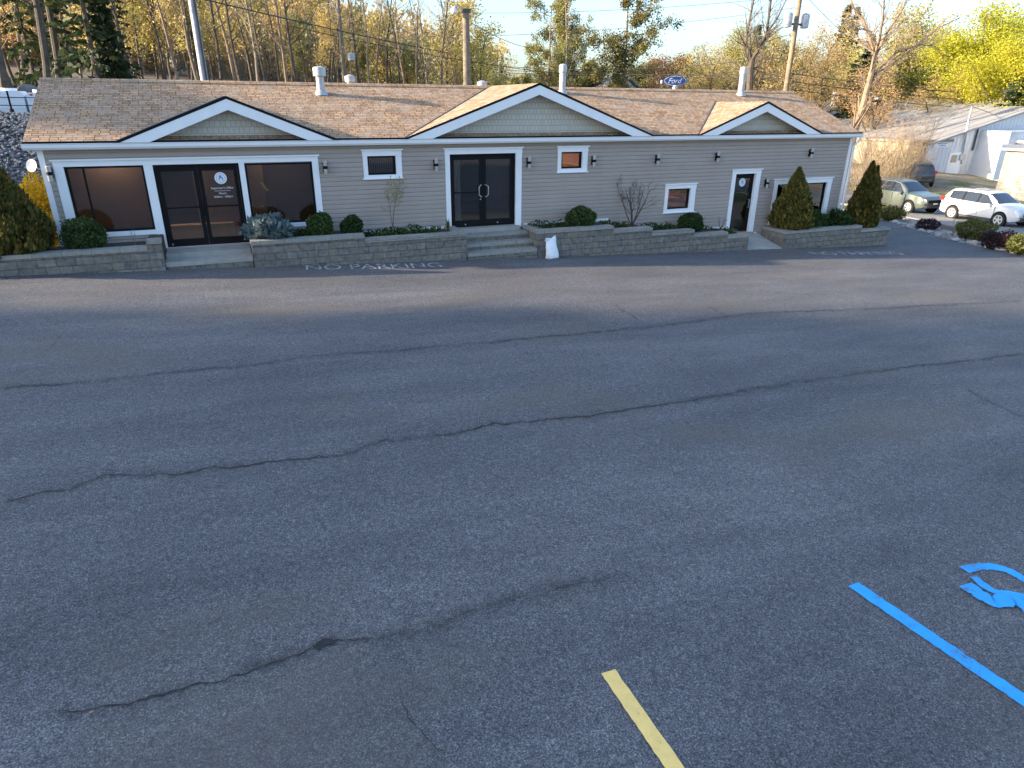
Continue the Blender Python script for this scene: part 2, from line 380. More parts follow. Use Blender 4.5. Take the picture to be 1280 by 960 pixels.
LOT = [(-18, -70), (34, -70), (31.8, -12), (32.7, -4.2), (33.4, -.6), (34.9, 2.6), (36.6, 5.65), (37.6, 9.5), (28.9, 9.5), (28.4, -.3), (-18, -.3)]
lot = struct(MB().slab(LOT, lambda x, y: plane(x)-.2, lambda x, y: plane(x)).build('parking_lot', M['asphalt']))
ROAD = [(38.4, -60), (37.6, -4), (37.8, 0), (39.0, 5), (40.4, 10), (42.5, 42), (50, 42), (46.2, 8), (45.4, -60)]
struct(MB().slab(ROAD, lambda x, y: terrain(x, y)-.3, lambda x, y: terrain(x, y)+.01).build('road', M['road']))

# cracks: jagged open joints in the asphalt
def stain_mat():
    m, nt, b = newmat('crack_stain'); at_ = nt.nodes.new('ShaderNodeAttribute'); at_.attribute_name = 'edge'
    n = ramp(nt, noise(nt, 5, 5, coords(nt), .75), [(.38, (0, 0, 0)), (.62, (1, 1, 1))])
    f = mix(nt, 1.0, mix(nt, 1.0, at_.outputs[0], n, 'MULTIPLY'), (.36, .36, .36), 'MULTIPLY')
    b.inputs['Base Color'].default_value = (.032, .031, .033, 1); b.inputs['Roughness'].default_value = .9; tr = nt.nodes.new('ShaderNodeBsdfTransparent')
    mx = nt.nodes.new('ShaderNodeMixShader'); nt.links.new(f, mx.inputs[0]); nt.links.new(tr.outputs[0], mx.inputs[1]); nt.links.new(b.outputs[0], mx.inputs[2])
    nt.links.new(mx.outputs[0], nt.nodes['Material Output'].inputs[0]); return m
M['stain'] = stain_mat()
def crack(pix, wd, seed, jag=.035, stain=0):
    r = random.Random(seed); P = [gp(u, v) for u, v in pix]; pts = []
    for a, b in zip(P[:-1], P[1:]):
        n = max(1, int((b-a).length/.035))
        for i in range(n): pts.append(a.lerp(b, i/n))
    pts.append(P[-1]); L = len(pts); vs = []; off = slow = gap = 0; sv = []; wk = 1
    for i, p in enumerate(pts):
        t = (pts[min(i+1, L-1)]-pts[max(0, i-1)]); t.z = 0; t.normalize(); q = Vector((-t.y, t.x, 0))
        slow = slow*.90 + r.uniform(-jag, jag)*.42; off = off*.55 + r.uniform(-jag, jag)*.36; wk = min(1.5, max(.12, wk+r.uniform(-.28, .28)))
        ww = wd*wk*r.uniform(.5, 1.3)*(1 if 2 < i < L-3 else .2)
        c = p+q*(slow+off)
        for sgn in (-1, 1):
            d = c+q*sgn*ww*.5; vs.append((d.x, d.y, plane(d.x)+.008))
        for sgn in (-1, 0, 1):
            d = c+q*sgn*stain*r.uniform(.6, 1.2); sv.append((d.x, d.y, plane(d.x)+.004))
    ck = MB().add(vs, [(2*i, 2*i+1, 2*i+3, 2*i+2) for i in range(L-1)]).build('crack', M['crack'], lot)
    if stain:
        o = MB().add(sv, [f for i in range(L-1) for f in ((3*i, 3*i+1, 3*i+4, 3*i+3), (3*i+1, 3*i+2, 3*i+5, 3*i+4))]).build('crack_stain', M['stain'], ck)
        at_ = o.data.color_attributes.new('edge', 'FLOAT_COLOR', 'POINT')
        for i in range(3*L): k = 1.0 if i % 3 == 1 and 6 < i < 3*L-6 else 0.0; at_.data[i].color = (k, k, k, 1)
C1 = [(0,486),(95,478),(190,469),(320,456),(380,447),(550,434),(640,425),(730,417),(840,406),(940,392),(1090,386),(1280,376)]
C2 = [(0,631),(45,617),(90,611),(135,596),(190,597),(300,583),(360,572),(425,569),(480,551),(570,542),(617,529),(640,530),(740,519),(865,500),(940,486),(1065,469),(1140,458),(1280,442)]
C3 = [(60,893),(140,882),(230,862),(320,838),(390,812),(410,800),(470,796),(550,775),(640,749),(720,732),(790,715)]
for i, (pl, wd, jg) in enumerate(((C1, .022, .04), (C2, .026, .045), (C3, .017, .03), ([(768,381),(785,392),(802,402)], .018, .03),
     ([(885,383),(900,390),(912,397)], .016, .03), ([(893,405),(915,414),(935,424),(960,430)], .010, .03), ([(1208,485),(1228,499),(1262,514),(1280,524)], .012, .03),
     ([(62,436),(72,424),(82,413)], .008, .02), ([(498,868),(512,895),(545,930),(566,958)], .008, .03), ([(1085,610),(1130,600),(1200,596),(1280,587)], .012, .04),
     ([(250,462),(262,472),(270,484)], .010, .03), ([(600,590),(640,600),(690,596),(760,588),(830,584)], .010, .035), ([(690,425),(700,437),(715,450)], .010, .03), ([(455,440),(480,452),(520,460)], .010, .03), ([(1000,345),(1040,352),(1100,362),(1160,366)], .014, .03), ([(640,362),(720,366),(760,381),(770,381)], .012, .03), ([(0,400),(120,392),(300,384),(470,376),(640,366)], .010, .03), ([(820,560),(900,566),(960,572)], .008, .03), ([(640,620),(690,606),(730,600)], .008, .03), ([(1040,425),(1090,440),(1140,456)], .010, .03), ([(640,432),(665,447)], .012, .03), ([(940,393),(1010,397),(1060,400)], .012, .03))):
    crack(pl, wd*.58, i+3, jg, .16 if i < 3 else (.09 if i in (3, 4, 6) else 0))
MB().add([(p.x, p.y, plane(p.x)+.012) for p in (gp(392,811), gp(398,803), gp(406,799), gp(416,800), gp(420,806), gp(408,807), gp(398,814))], [tuple(range(7))]).build('pothole', M['crack'], lot)

# painted marks on the asphalt
def sheet(name, polys, mat, label, cat, off=.008, group=None):
    b = MB()
    for P in polys:
        b.add([(x, y, plane(x)+off) for x, y in P], [tuple(range(len(P)))])
    o = b.build(name, mat); return tag(o, label, cat, group)
def rough_strip(a, b, wd, seed, jit=.008):
    r = random.Random(seed); a, b = Vector(a), Vector(b); t = (b-a).normalized(); q = Vector((-t.y, t.x)); n = int((b-a).length/.05)
    pts1 = [a+t*(i*.05)+q*(wd/2+r.uniform(-jit, jit)) for i in range(n+1)]; pts2 = [a+t*(i*.05)-q*(wd/2+r.uniform(-jit, jit)) for i in range(n+1)]
    return [[tuple(pts2[i]), tuple(pts2[i+1]), tuple(pts1[i+1]), tuple(pts1[i])] for i in range(n)]
ya, yb = gp(760, 840), gp(843, 960)
yd = (yb-ya).normalized()
sheet('stall_line', rough_strip(ya.xy, (ya+yd*4.5).xy, .128, 2, .0035), M['yellowp'], 'yellow painted stall line on the asphalt at the bottom of the view', 'road marking')
ba, bb = gp(1066, 731), gp(1280, 876); bd = (bb-ba).normalized()
sheet('stall_line', rough_strip(ba.xy, (ba+bd*4.6).xy, .15, 5, .005), M['bluep'], 'bright blue painted stall line beside the blue accessible symbol', 'road marking')
def brush(pts, wd, seed):
    r = random.Random(seed); out = []
    P = [Vector(p) for p in pts]; n = len(P)
    L, Rr = [], []
    for i, p in enumerate(P):
        t = (P[min(i+1, n-1)]-P[max(0, i-1)]).normalized(); q = Vector((-t.y, t.x)); ww = wd*r.uniform(.82, 1.15)
        L.append(p+q*ww/2); Rr.append(p-q*ww/2)
    for i in range(n-1): out.append([tuple(Rr[i]), tuple(Rr[i+1]), tuple(L[i+1]), tuple(L[i])])
    return out
def pxs(l): return [gp(u, v).xy for u, v in l]
def smooth(l, n=5):
    P = [Vector(p) for p in l]; out = []
    for i in range(len(P)-1):
        p0, p1, p2, p3 = P[max(i-1, 0)], P[i], P[i+1], P[min(i+2, len(P)-1)]
        for k in range(n):
            t = k/n; out.append(.5*((2*p1)+(p2-p0)*t+(2*p0-5*p1+4*p2-p3)*t*t+(3*p1-p0-3*p2+p3)*t**3))
    return out+[P[-1]]
def strokes(l): return [(smooth(pxs(p)), wd, sd) for p, wd, sd in l]
S_ = strokes([([(1205,713),(1220,709.5),(1240,709),(1258,713),(1272,720),(1285,728),(1297,738),(1301,748),(1290,754)], .115, 3), ([(1217,722),(1226,730),(1238,738),(1254,743),(1272,745),(1292,752)], .10, 4),
              ([(1206,732),(1218,740),(1230,748),(1243,754),(1256,752),(1270,752),(1290,766),(1310,784)], .17, 5)])
so_ = None
for k, (P, wd, sd) in enumerate(S_):
    Q = brush(P, wd, sd); b = MB()
    for q in Q: b.add([(x, y, plane(x)+.008+.004*k) for x, y in q], [(0, 1, 2, 3)])
    o = b.build('accessible_symbol' if k == 0 else 'paint_stroke', M['bluep'], so_)
    if k == 0: so_ = tag(o, 'smeared blue wheelchair symbol painted on the asphalt', 'road marking')

def text_mesh(body, name, mat, width, height, shear=0, extrude=0, parent=None):
    """flat lettering fitted to width x height, in its local x,y plane, origin at lower left"""
    cu = bpy.data.curves.new(name, 'FONT'); cu.body = body; cu.shear = shear; cu.extrude = extrude
    t = bpy.data.objects.new(name, cu); col.objects.link(t)
    dg = bpy.context.evaluated_depsgraph_get(); dg.update()
    me = bpy.data.meshes.new_from_object(t.evaluated_get(dg)); bpy.data.objects.remove(t); bpy.data.curves.remove(cu)
    co_ = np.array([v.co for v in me.vertices]); mn, mx = co_.min(0), co_.max(0)
    for v in me.vertices:
        v.co.x = (v.co.x-mn[0])/(mx[0]-mn[0])*width; v.co.y = (v.co.y-mn[1])/(mx[1]-mn[1])*height
    me.name = name; me.materials.clear(); me.materials.append(mat)
    o = bpy.data.objects.new(name, me); col.objects.link(o)
    if parent: o.parent = parent
    return o
def ground_text(body, p0, p1, h, label):
    o = text_mesh(body, 'painted_lettering', M['whitep'], (p1-p0).length, h)
    d = (p1-p0); o.location = (p0.x, p0.y, plane(p0.x)+.012)
    ex = Vector((d.x, d.y, GS*d.x)).normalized(); ey = Vector((-d.y, d.x, 0)).normalized(); ey.z = GS*ey.x; ez = ex.cross(ey)
    o.matrix_world = Matrix.Translation(o.location) @ Matrix((ex, ey, ez)).transposed().to_4x4()
    return tag(o, label, 'road marking')
ground_text('NO PARKING', gp(383, 338), gp(554, 334.5), .62, 'worn white no parking lettering on asphalt left of the middle steps')
ground_text('NO PARKING', gp(1022, 319), gp(1132, 318.5), .58, 'faded white no parking lettering on asphalt before the rightmost planter')

# ------------------------------------------------------------------ the building
L_, HG, HR, D_ = 27.016, 3.61, 5.126, 3.668
OV = .285; SLOPE = (HR-HG)/(D_+OV)
def roof_z(y): return HG + SLOPE*(y+OV)
B = thing('commercial_building', 'long low taupe sided building with three front gables and brown shingle roof', 'building', (0, 0, 0))
OPEN = dict(W1=(.45, 2.22, 1.40, 3.05), D1=(2.43, 4.52, .90, 3.04), W2=(4.66, 6.45, 1.38, 3.03), S1=(8.01, 8.85, 2.62, 3.15), MD=(10.51, 12.70, .95, 3.15),
            S2=(14.30, 15.08, 2.63, 3.15), L3=(18.60, 19.56, 1.12, 1.83), RD=(21.53, 22.47, .10, 2.25), WR=(23.60, 26.13, .45, 1.81))
sid = MB(); EXPO = .128; edges = sorted({-.848, HG-.10} | {z for o in OPEN.values() for z in o[2:]} | {round(-.848+EXPO*(i+f), 4) for i in range(38) for f in (0, .62, .82) if -.848+EXPO*(i+f) < HG-.1})
def lap(z, up):          # face depth: flat lower part, cove above, a lip over the next course
    f = ((z+.848)/EXPO+1e-3) % 1
    if up and f < .01: f = 1.0
    return -.004-.03*(1 if f < .6 else max(0, (1-(f-.6)/.4))**.8)
for z0, z1 in zip(edges[:-1], edges[1:]):
    if z1-z0 < 1e-3: continue
    zc = (z0+z1)/2; cuts = sorted((o[0], o[1]) for o in OPEN.values() if o[2] < zc < o[3]); x = 0; segs = []
    for a, b in cuts:
        segs.append((x, a)); x = b
    segs.append((x, L_)); y0, y1 = lap(z0, 0), lap(z1, 1)
    for a, b in segs:
        sid.add([(a, y0, z0), (b, y0, z0), (b, y1, z1), (a, y1, z1), (a, 0.004, z0), (b, .004, z0)], [(0, 1, 2, 3), (4, 5, 1, 0)])
sid.build('siding', M['siding'], B)
wl = MB(); BK = 2*D_
wl.prism([], 0, 0) if False else None
wl.box(0, .12, .01, BK, -.8, HG-.02).box(L_-.12, L_, .01, BK, -1.2, HG-.02).box(0, L_, BK-.12, BK, -1.2, HG-.02)
for x in (0, L_-.12):            # gable ends
    n = len(wl.v); wl.add([(x, .0, HG-.02), (x, BK, HG-.02), (x, D_, roof_z(D_)-.1), (x+.12, .0, HG-.02), (x+.12, BK, HG-.02), (x+.12, D_, roof_z(D_)-.1)],
                          [(0, 1, 2), (3, 5, 4), (0, 2, 5, 3), (1, 4, 5, 2)])
wl.build('wall', M['siding'], B)
# inside rooms seen through the glass
BOX('ceiling', M['beige'], B, .13, L_-.13, .03, BK-.13, 3.32, 3.36)
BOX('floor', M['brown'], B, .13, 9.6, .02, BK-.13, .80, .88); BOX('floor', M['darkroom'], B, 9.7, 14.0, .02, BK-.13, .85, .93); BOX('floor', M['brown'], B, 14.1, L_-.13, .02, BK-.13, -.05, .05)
BOX('partition', M['tan'], B, .13, 2.33, .85, .95, .885, 3.31)
BOX('partition', M['tan'], B, 3.55, 3.65, 1.6, 4.2, .885, 3.31); BOX('partition', M['tan'], B, 3.66, 5.2, 1.6, 1.7, .885, 3.31)
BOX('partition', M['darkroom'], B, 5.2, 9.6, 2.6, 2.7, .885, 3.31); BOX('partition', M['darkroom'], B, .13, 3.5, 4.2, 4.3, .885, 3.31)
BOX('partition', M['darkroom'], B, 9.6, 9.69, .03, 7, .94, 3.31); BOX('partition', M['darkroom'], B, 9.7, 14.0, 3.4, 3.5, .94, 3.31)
BOX('partition', M['tan'], B, 14.0, 14.09, .03, 7, .06, 3.31); BOX('partition', M['amber'], B, 14.1, L_-.13, 2.6, 2.7, .06, 3.31)
for x_, z_ in ((14.2, 2.2), (18.4, 1.0), (21.3, .9)):
    BOX('shelf', M['beige'], B, x_, x_+2.2, 1.9, 2.58, z_, z_+.22); BOX('post', M['darkroom'], B, x_+.72, x_+.80, 1.2, 1.28, .06, 3.26)
BOX('lit_strip', M['beige'], B, 2.5, 4.2, 1.25, 1.58, .885, 1.28); BOX('post', M['beige'], B, 3.30, 3.40, 1.2, 1.245, .885, 3.26)  # beige block added to imitate the yellow lit strip on the floor
for x0, x1, y0, y1, mt in ((2.6, 3.4, 1.2, 2.2, 'fillw'), (1.0, 1.8, .3, .6, 'fillw'), (5.2, 6.2, 1.2, 1.7, 'fillw'), (14.3, 15.6, .9, 1.5, 'fillo'), (18.3, 19.8, 1.3, 1.9, 'fillo'), (21.6, 22.6, 1.0, 1.8, 'fillo')):
    BOX('fill_panel', M[mt], B, x0, x1, y0, y1, 3.27, 3.315)  # added glowing panels that brighten the rooms behind the glass

def frame(name, mat, parent, x0, x1, z0, z1, t, y0, y1, bottom=True, tb=None):
    b = MB(); tb = t if tb is None else tb
    b.box(x0, x0+t, y0, y1, z0, z1).box(x1-t, x1, y0, y1, z0, z1).box(x0+t, x1-t, y0, y1, z1-t, z1)
    if bottom: b.box(x0+t, x1-t, y0, y1, z0, z0+tb)
    return b.build(name, mat, parent)
def pane(parent, x0, x1, z0, z1, y=.07, mt='glass'): return BOX('pane', M[mt], parent, x0, x1, y, y+.008, z0, z1)
def casing(parent, o, jl, jr, hd, sill, x=None, y=-.048, bottom=None):
    """white trim boards round an opening, with a crown on the head"""
    x0, x1, z0, z1 = o; zb = z0-sill if sill else (bottom if bottom is not None else z0)
    b = MB(); b.box(x0-jl, x0, y, .07, zb, z1).box(x1, x1+jr, y, .07, zb, z1)
    b.box(x0-jl-.01, x1+jr+.01, y-.006, .07, z1, z1+hd-.035).box(x0-jl-.045, x1+jr+.045, y-.05, .02, z1+hd-.035, z1+hd)
    if sill: b.box(x0, x1, y, .07, z0-sill, z0).box(x0-jl-.035, x1+jr+.035, y-.035, 0.0, z0-sill-.028, z0-sill)
    return b.build('casing', M['trim'], parent)
def window(k, jl, jr, hd, sill, lab=None, cas=True):
    o = OPEN[k]; f = frame('window', M['black'], B, *o, .055, .03, .10)
    if lab: f['label'] = lab
    pane(f, o[0]+.055, o[1]-.055, o[2]+.055, o[3]-.055, .07, 'glassr' if k in ('WR', 'L3') else 'glass')
    if cas: casing(f, o, jl, jr, hd, sill)
    return f
w1 = window('W1', 0, 0, 0, 0, 'wide brown tinted shop window at the left corner', False); w2 = window('W2', 0, 0, 0, 0, 'wide dark shop window right of the lettered doors', False)
BOX('mullion', M['black'], w1, .83, .87, .04, .09, 1.45, 3.0)
b = MB(); b.box(.24, .45, -.05, .07, 1.25, 3.05).box(2.22, 2.43, -.05, .07, .90, 3.05).box(4.52, 4.66, -.05, .07, .90, 3.05).box(6.45, 6.62, -.05, .07, 1.23, 3.05)
b.box(.24, 6.62, -.056, .07, 3.05, 3.185).box(.20, 6.66, -.10, .02, 3.185, 3.225)
b.box(.45, 2.22, -.05, .07, 1.29, 1.40).box(4.66, 6.45, -.05, .07, 1.27, 1.38).box(2.43, 4.52, -.03, .02, .87, .90)
b.build('storefront_casing', M['trim'], B)
window('S1', .13, .17, .185, .09, 'small dark window high between lamps'); window('S2', .13, .19, .185, .10, 'small window with orange glow inside')
window('L3', .14, .22, .18, .11, 'low square window with orange glow inside'); window('WR', .18, .22, .20, .11, 'wide reflective window behind the arborvitae')

def door_leaf(x0, x1, z0, z1, hinge, y=.05, stile=.10, top=.12, bot=.19, mid=None, lab=None):
    b = MB(); b.box(x0, x0+stile, y, y+.05, z0, z1).box(x1-stile, x1, y, y+.05, z0, z1).box(x0+stile, x1-stile, y, y+.05, z1-top, z1).box(x0+stile, x1-stile, y, y+.05, z0, z0+bot)
    if mid: b.box(x0+stile, x1-stile, y-.012, y+.03, mid-.02, mid+.02)
    d = b.build('door', M['black'], B)
    if lab: d['label'] = lab
    BOX('pane', M['glass'], d, x0+stile, x1-stile, y+.02, y+.028, z0+bot, z1-top)
    return d
frame('door_frame', M['black'], B, *OPEN['D1'], .05, .03, .11, False)
d1 = door_leaf(2.485, 3.47, .905, 2.985, 0, mid=1.93); d2 = door_leaf(3.48, 4.465, .905, 2.985, 1, mid=1.93, lab='dark glass door leaf with round emblem and white opening hours')
for d, x in ((d1, 3.41), (d2, 3.54)):
    MB().tube([(x, .05, 1.72), (x, -.02, 1.72), (x, -.02, 2.06), (x, .05, 2.06)], .016, 8).build('handle', M['black'], d, True)
frame('door_frame', M['black'], B, *OPEN['MD'], .05, .03, .11, False)
e1 = door_leaf(10.565, 11.60, .955, 3.095, 0, mid=2.0); e2 = door_leaf(11.61, 12.645, .955, 3.095, 1)
for d, x, s in ((e1, 11.55, -1), (e2, 11.66, 1)):
    MB().tube([(x, .05, 1.86), (x+.03*s, -.03, 1.86), (x+.10*s, -.035, 1.92), (x+.10*s, -.035, 2.16), (x+.03*s, -.03, 2.22), (x, .05, 2.22)], .017, 8).build('handle', M['silver'], d, True)
for d, x, z in ((e1, 11.52, 1.78), (e1, 11.0, 1.02), (e2, 12.1, 1.03), (d1, 2.56, .97), (d2, 4.4, .99)):
    MB().tube([(x, .055, z), (x, .03, z)], .024, 10).build('lock_cylinder', M['silver'], d, True)
casing(e1, OPEN['MD'], .15, .20, .18, 0, bottom=.86)
frame('door_frame', M['black'], B, *OPEN['RD'], .045, .06, .14, False)
r1 = door_leaf(21.58, 22.42, .12, 2.2, 0, y=.08, stile=.09, bot=.16, lab='single dark glass door near the right end')
MB().tube([(22.36, .08, 1.0), (22.36, .02, 1.0), (22.36, .02, 1.3), (22.36, .08, 1.3)], .015, 8).build('handle', M['silver'], r1, True)
casing(r1, OPEN['RD'], .17, .22, .17, 0, bottom=.02)
MB().box(22.66, 22.78, -.13, .0, -.02, .07).build('casing_block', M['trim'], B)
# blinds, curtain
b = MB()
for i in range(15): b.box(11.75+i*.055, 11.79+i*.055, .24, .246, 1.1, 3.04)
b.build('vertical_blind', M['blind'], B)
b = MB(); n = 9
b.add([(10.66+.034*i, .26+.02*(i % 2), z) for i in range(n) for z in (1.0, 3.05)], [(2*i, 2*i+2, 2*i+3, 2*i+1) for i in range(n-1)]); b.build('curtain', M['curtain'], B)
b = MB()
for i in range(11): b.box(8.10+i*.065, 8.145+i*.065, .2, .206, 2.66, 3.12)
b.build('vertical_blind', M['blind'], B)
# lettering and emblems on the door glass
def vtext(s, x, z, wdt, h, parent, mat='white', y=.066, sh=0):
    o = text_mesh(s, 'lettering', M[mat], wdt, h, sh, 0, parent); o.location = (x, y, z); o.rotation_euler = (math.pi/2, 0, 0); return o
def emblem(x, z, r, parent, y=.066):
    def disc(rr, yy, name, mat, k=28): 
        return MB().add([(x+rr*math.cos(2*math.pi*i/k), yy, z+rr*math.sin(2*math.pi*i/k)) for i in range(k)], [tuple(range(k))]).build(name, M[mat], parent)
    disc(r, y, 'emblem', 'white'); e = MB()
    k = 24                                                        # pale ring and a blue stroked figure
    e.add([(x+r*q*math.cos(2*math.pi*i/k), y-.002, z+r*q*math.sin(2*math.pi*i/k)) for i in range(k) for q in (.70, .76)], [(2*i, (2*i+2) % (2*k), (2*i+3) % (2*k), 2*i+1) for i in range(k)])
    for (ax, az), (bx, bz) in (((-.05, .5), (-.28, -.35)), ((-.05, .5), (.38, -.4)), ((.02, .15), (-.3, .2)), ((.05, .1), (.35, .05))):
        t = Vector((bx-ax, bz-az)).normalized(); q = Vector((-t.y, t.x))*.075
        e.add([(x+r*(ax+q.x), y-.003, z+r*(az+q.y)), (x+r*(ax-q.x), y-.003, z+r*(az-q.y)), (x+r*(bx-q.x*1.3), y-.003, z+r*(bz-q.y*1.3)), (x+r*(bx+q.x*1.3), y-.003, z+r*(bz+q.y*1.3))], [(0, 1, 2, 3)])
    e.build('emblem_figure', M['signpale'], parent)
M['signpale'] = plain('emblem_blue', (.18, .36, .62), .5, .05, 3)
emblem(4.02, 2.66, .155, d2)
vtext("Supervisor's Office", 3.74, 2.36, .56, .075, d2); BOX('lettering_rule', M['white'], d2, 3.82, 4.22, .064, .067, 2.325, 2.332)
vtext('Hours', 3.92, 2.235, .19, .06, d2); vtext('8:00am - 4:00pm', 3.79, 2.135, .47, .065, d2)
emblem(21.98, 1.93, .15, r1, .096)
b = MB(); [b.box(21.76+.02*(i % 2), 22.2-.05*(i % 3), .094, .098, 1.63-i*.07, 1.655-i*.07) for i in range(0)]

# roof
rk = .233; T = .05
def roofq(y0, y1, x0=-rk, x1=L_+rk): return [(x0, y0, roof_z(y0)), (x1, y0, roof_z(y0)), (x1, y1, roof_z(y1)), (x0, y1, roof_z(y1))]
yf = -.20
b = MB(); f = roofq(yf, D_); bk = [(-rk, BK+.3, roof_z(-.3)), (L_+rk, BK+.3, roof_z(-.3))]
b.add([*f, *bk, *[(x, y, z-T) for x, y, z in f], *[(x, y, z-T) for x, y, z in bk]],
      [(0, 1, 2, 3), (3, 2, 5, 4), (7, 6, 9, 8), (9, 10+1-1, 10+1-1, 9)][:3]+[(8, 9, 10, 11)][:0]+[(6, 7, 1, 0), (7, 8, 2, 1), (9, 6, 0, 3), (8, 11, 5, 2), (10, 9, 3, 4), (11, 10, 4, 5), (9, 10, 11, 8)])
roof = b.build('roof', M['shingle'], B)
b = MB(); zr = roof_z(D_)
b.add([(-rk, D_-.16, zr-.16*SLOPE+.03), (L_+rk, D_-.16, zr-.16*SLOPE+.03), (L_+rk, D_, zr+.045), (-rk, D_, zr+.045), (-rk, D_+.16, zr-.16*SLOPE+.018), (L_+rk, D_+.16, zr-.16*SLOPE+.018),
       (-rk, D_-.16, zr-.16*SLOPE-.01), (L_+rk, D_-.16, zr-.16*SLOPE-.01)], [(0, 1, 2, 3), (3, 2, 5, 4), (6, 7, 1, 0)])
b.build('ridge_cap', M['shingle'], roof)
BOX('drip_edge', M['black'], roof, -rk, L_+rk, -.275, yf+.003, HG-.004, HG+.045)
# gutter, fascia, soffit
b = MB(); gx0, gx1 = -rk-.03, L_+rk+.03
b.prism([], 0, 0) if False else None
prof = [(-.20, HG-.15), (-.25, HG-.15), (-.285, HG-.10), (-.29, HG-.03), (-.305, HG-.015), (-.305, HG-.003), (-.285, HG-.003), (-.20, HG-.02)]
n = len(prof); b.add([(gx0, y, z) for y, z in prof]+[(gx1, y, z) for y, z in prof], [tuple(range(n)), tuple(range(2*n-1, n-1, -1))]+[(i, i+n, (i+1) % n+n, (i+1) % n) for i in range(n)])
b.build('gutter', M['trim'], B)
BOX('soffit', M['trim'], B, -rk+.004, L_+rk-.004, -.198, .0, HG-.145, HG-.105)
for x0, x1 in ((-rk+.02, -rk+.045), (L_+rk-.045, L_+rk-.02)):   # rake boards at the two gable ends
    b = MB(); b.add([(x, y, z) for x in (x0, x1) for y, z in ((-.19, HG-.13), (D_, zr-.22), (BK+.2, HG-.13), (BK+.2, HG-.04), (D_, zr-.055), (-.19, HG-.03))],
          [(0, 1, 2, 3, 4, 5)[::1], (11, 10, 9, 8, 7, 6)]+[(i, (i+1) % 6, (i+1) % 6+6, i+6) for i in range(6)])
    b.build('rake_board', M['trim'], B)
for x0, x1, zb in ((-.025, .10, .9), (L_-.10, L_+.03, -.05)):
    MB().box(x0, x1, -.05, .05, zb, HG-.146).build('corner_board', M['trim'], B)
for x0, x1, z0, z1 in ((6.8, 10.3, .94, 1.02), (13.0, 16.2, .87, .95), (16.2, 18.6, .55, .63), (18.6, 21.3, .29, .37)):
    MB().box(x0, x1, -.04, .0, z0, z1).build('skirt_board', M['trim'], B)
b = MB(); b.tube([(L_+.18, -.24, HG-.13), (L_+.18, -.24, HG-.25), (L_+.10, -.09, HG-.45), (L_+.10, -.09, .25)], .045, 8)
b.build('downspout', M['trim'], B, True)
# the three front gables
for gx, hw, za, in ((4.44, 2.76, 4.70), (13.35, 4.32, HR+.035), (22.31, 2.90, 4.71)):
    s = (za-HG)/hw; yb = (za-HG)/SLOPE-OV; yF = -.29
    ra = MB(); ra.add([(gx-hw, yF, HG+.004), (gx, yF, za), (gx, yb, za), (gx-hw, -OV, HG+.004), (gx+hw, yF, HG+.004), (gx+hw, -OV, HG+.004)], [(0, 1, 2, 3)[::-1], (1, 4, 5, 2)[::-1]])
    # underside a little lower gives the roof its thickness
    ra.add([(gx-hw+.12, yF, HG-.0), (gx, yF, za-.05), (gx, yb-.1, za-.05), (gx+hw-.12, yF, HG)], [(0, 1, 2), (1, 3, 2)])
    gr = ra.build('gable_roof', M['shingle'], B, swap=True)
    k = .06
    MB().prism([(gx-hw-.02, HG+.004), (gx, za+.012), (gx+hw+.02, HG+.004), (gx+hw-k*2.4, HG+.004), (gx, za-k), (gx-hw+k*2.4, HG+.004)], yF-.035, yF-.004).build('drip_edge', M['black'], gr)
    wv = .265; q = k*2.4
    MB().prism([(gx-hw+q, HG+.004), (gx, za-k), (gx+hw-q, HG+.004), (gx+hw-q-wv/s, HG+.004), (gx, za-k-wv), (gx-hw+q+wv/s, HG+.004)], yF-.028, yF-.006).build('gable_trim', M['trim'], gr)
    MB().prism([(gx-hw+.5, roof_z(.06)-.02), (gx, za-.16), (gx+hw-.5, roof_z(.06)-.02)], .06, .10).build('gable_face', M['sage'], gr)
    MB().add([(gx-hw+.3, yF+.0, HG+.06), (gx, yF, za-.19), (gx, .06, za-.19), (gx-hw+.3, .06, HG+.06), (gx+hw-.3, yF, HG+.06), (gx+hw-.3, .06, HG+.06)], [(0, 1, 2, 3), (1, 4, 5, 2)]).build('gable_soffit', M['trim'], gr)
    MB().tube([(gx-hw+.05, -OV+.02, HG+.02), (gx, yb, za+.005)], .032, 5).build('valley_flashing', M['dark'], gr)
    MB().tube([(gx+hw-.05, -OV+.02, HG+.02), (gx, yb, za+.005)], .032, 5).build('valley_flashing', M['dark'], gr)
# flues and vents
def flue(u, v, y, r, h, capk=1.3):
    p = at(u, v, y); z0 = roof_z(y)-.05
    f = MB().lathe((p.x, y, z0), [(r*1.7, 0), (r*1.5, .06), (r*1.15, .14), (r, .16), (r, h)], 16).build('flue_pipe', M['steel'], roof, True)
    MB().lathe((p.x, y, z0+h-.02), [(r*.8, 0), (r*capk, .02), (r*capk, .22), (r*capk*.95, .26), (r*.3, .30)], 14).build('flue_cap', M['steel'], f, True)
flue(401.5, 115, 2.9, .125, .55, 1.55); flue(703, 110, 3.25, .115, .72, 1.25); flue(926, 116, 3.3, .125, .82, 1.2)
for u, yy, h in ((438, 4.6, .5), (602.5, 4.4, .32)):
    p = at(u, 104, yy); z0 = HR-(yy-D_)*SLOPE-.05
    f = MB().lathe((p.x, yy, z0), [(.12, 0), (.12, h)], 12).build('flue_pipe', M['steel'], roof, True)
    MB().lathe((p.x, yy, z0+h-.02), [(.10, 0), (.18, .03), (.18, .2), (.05, .26)], 12).build('flue_cap', M['steel'], f, True)

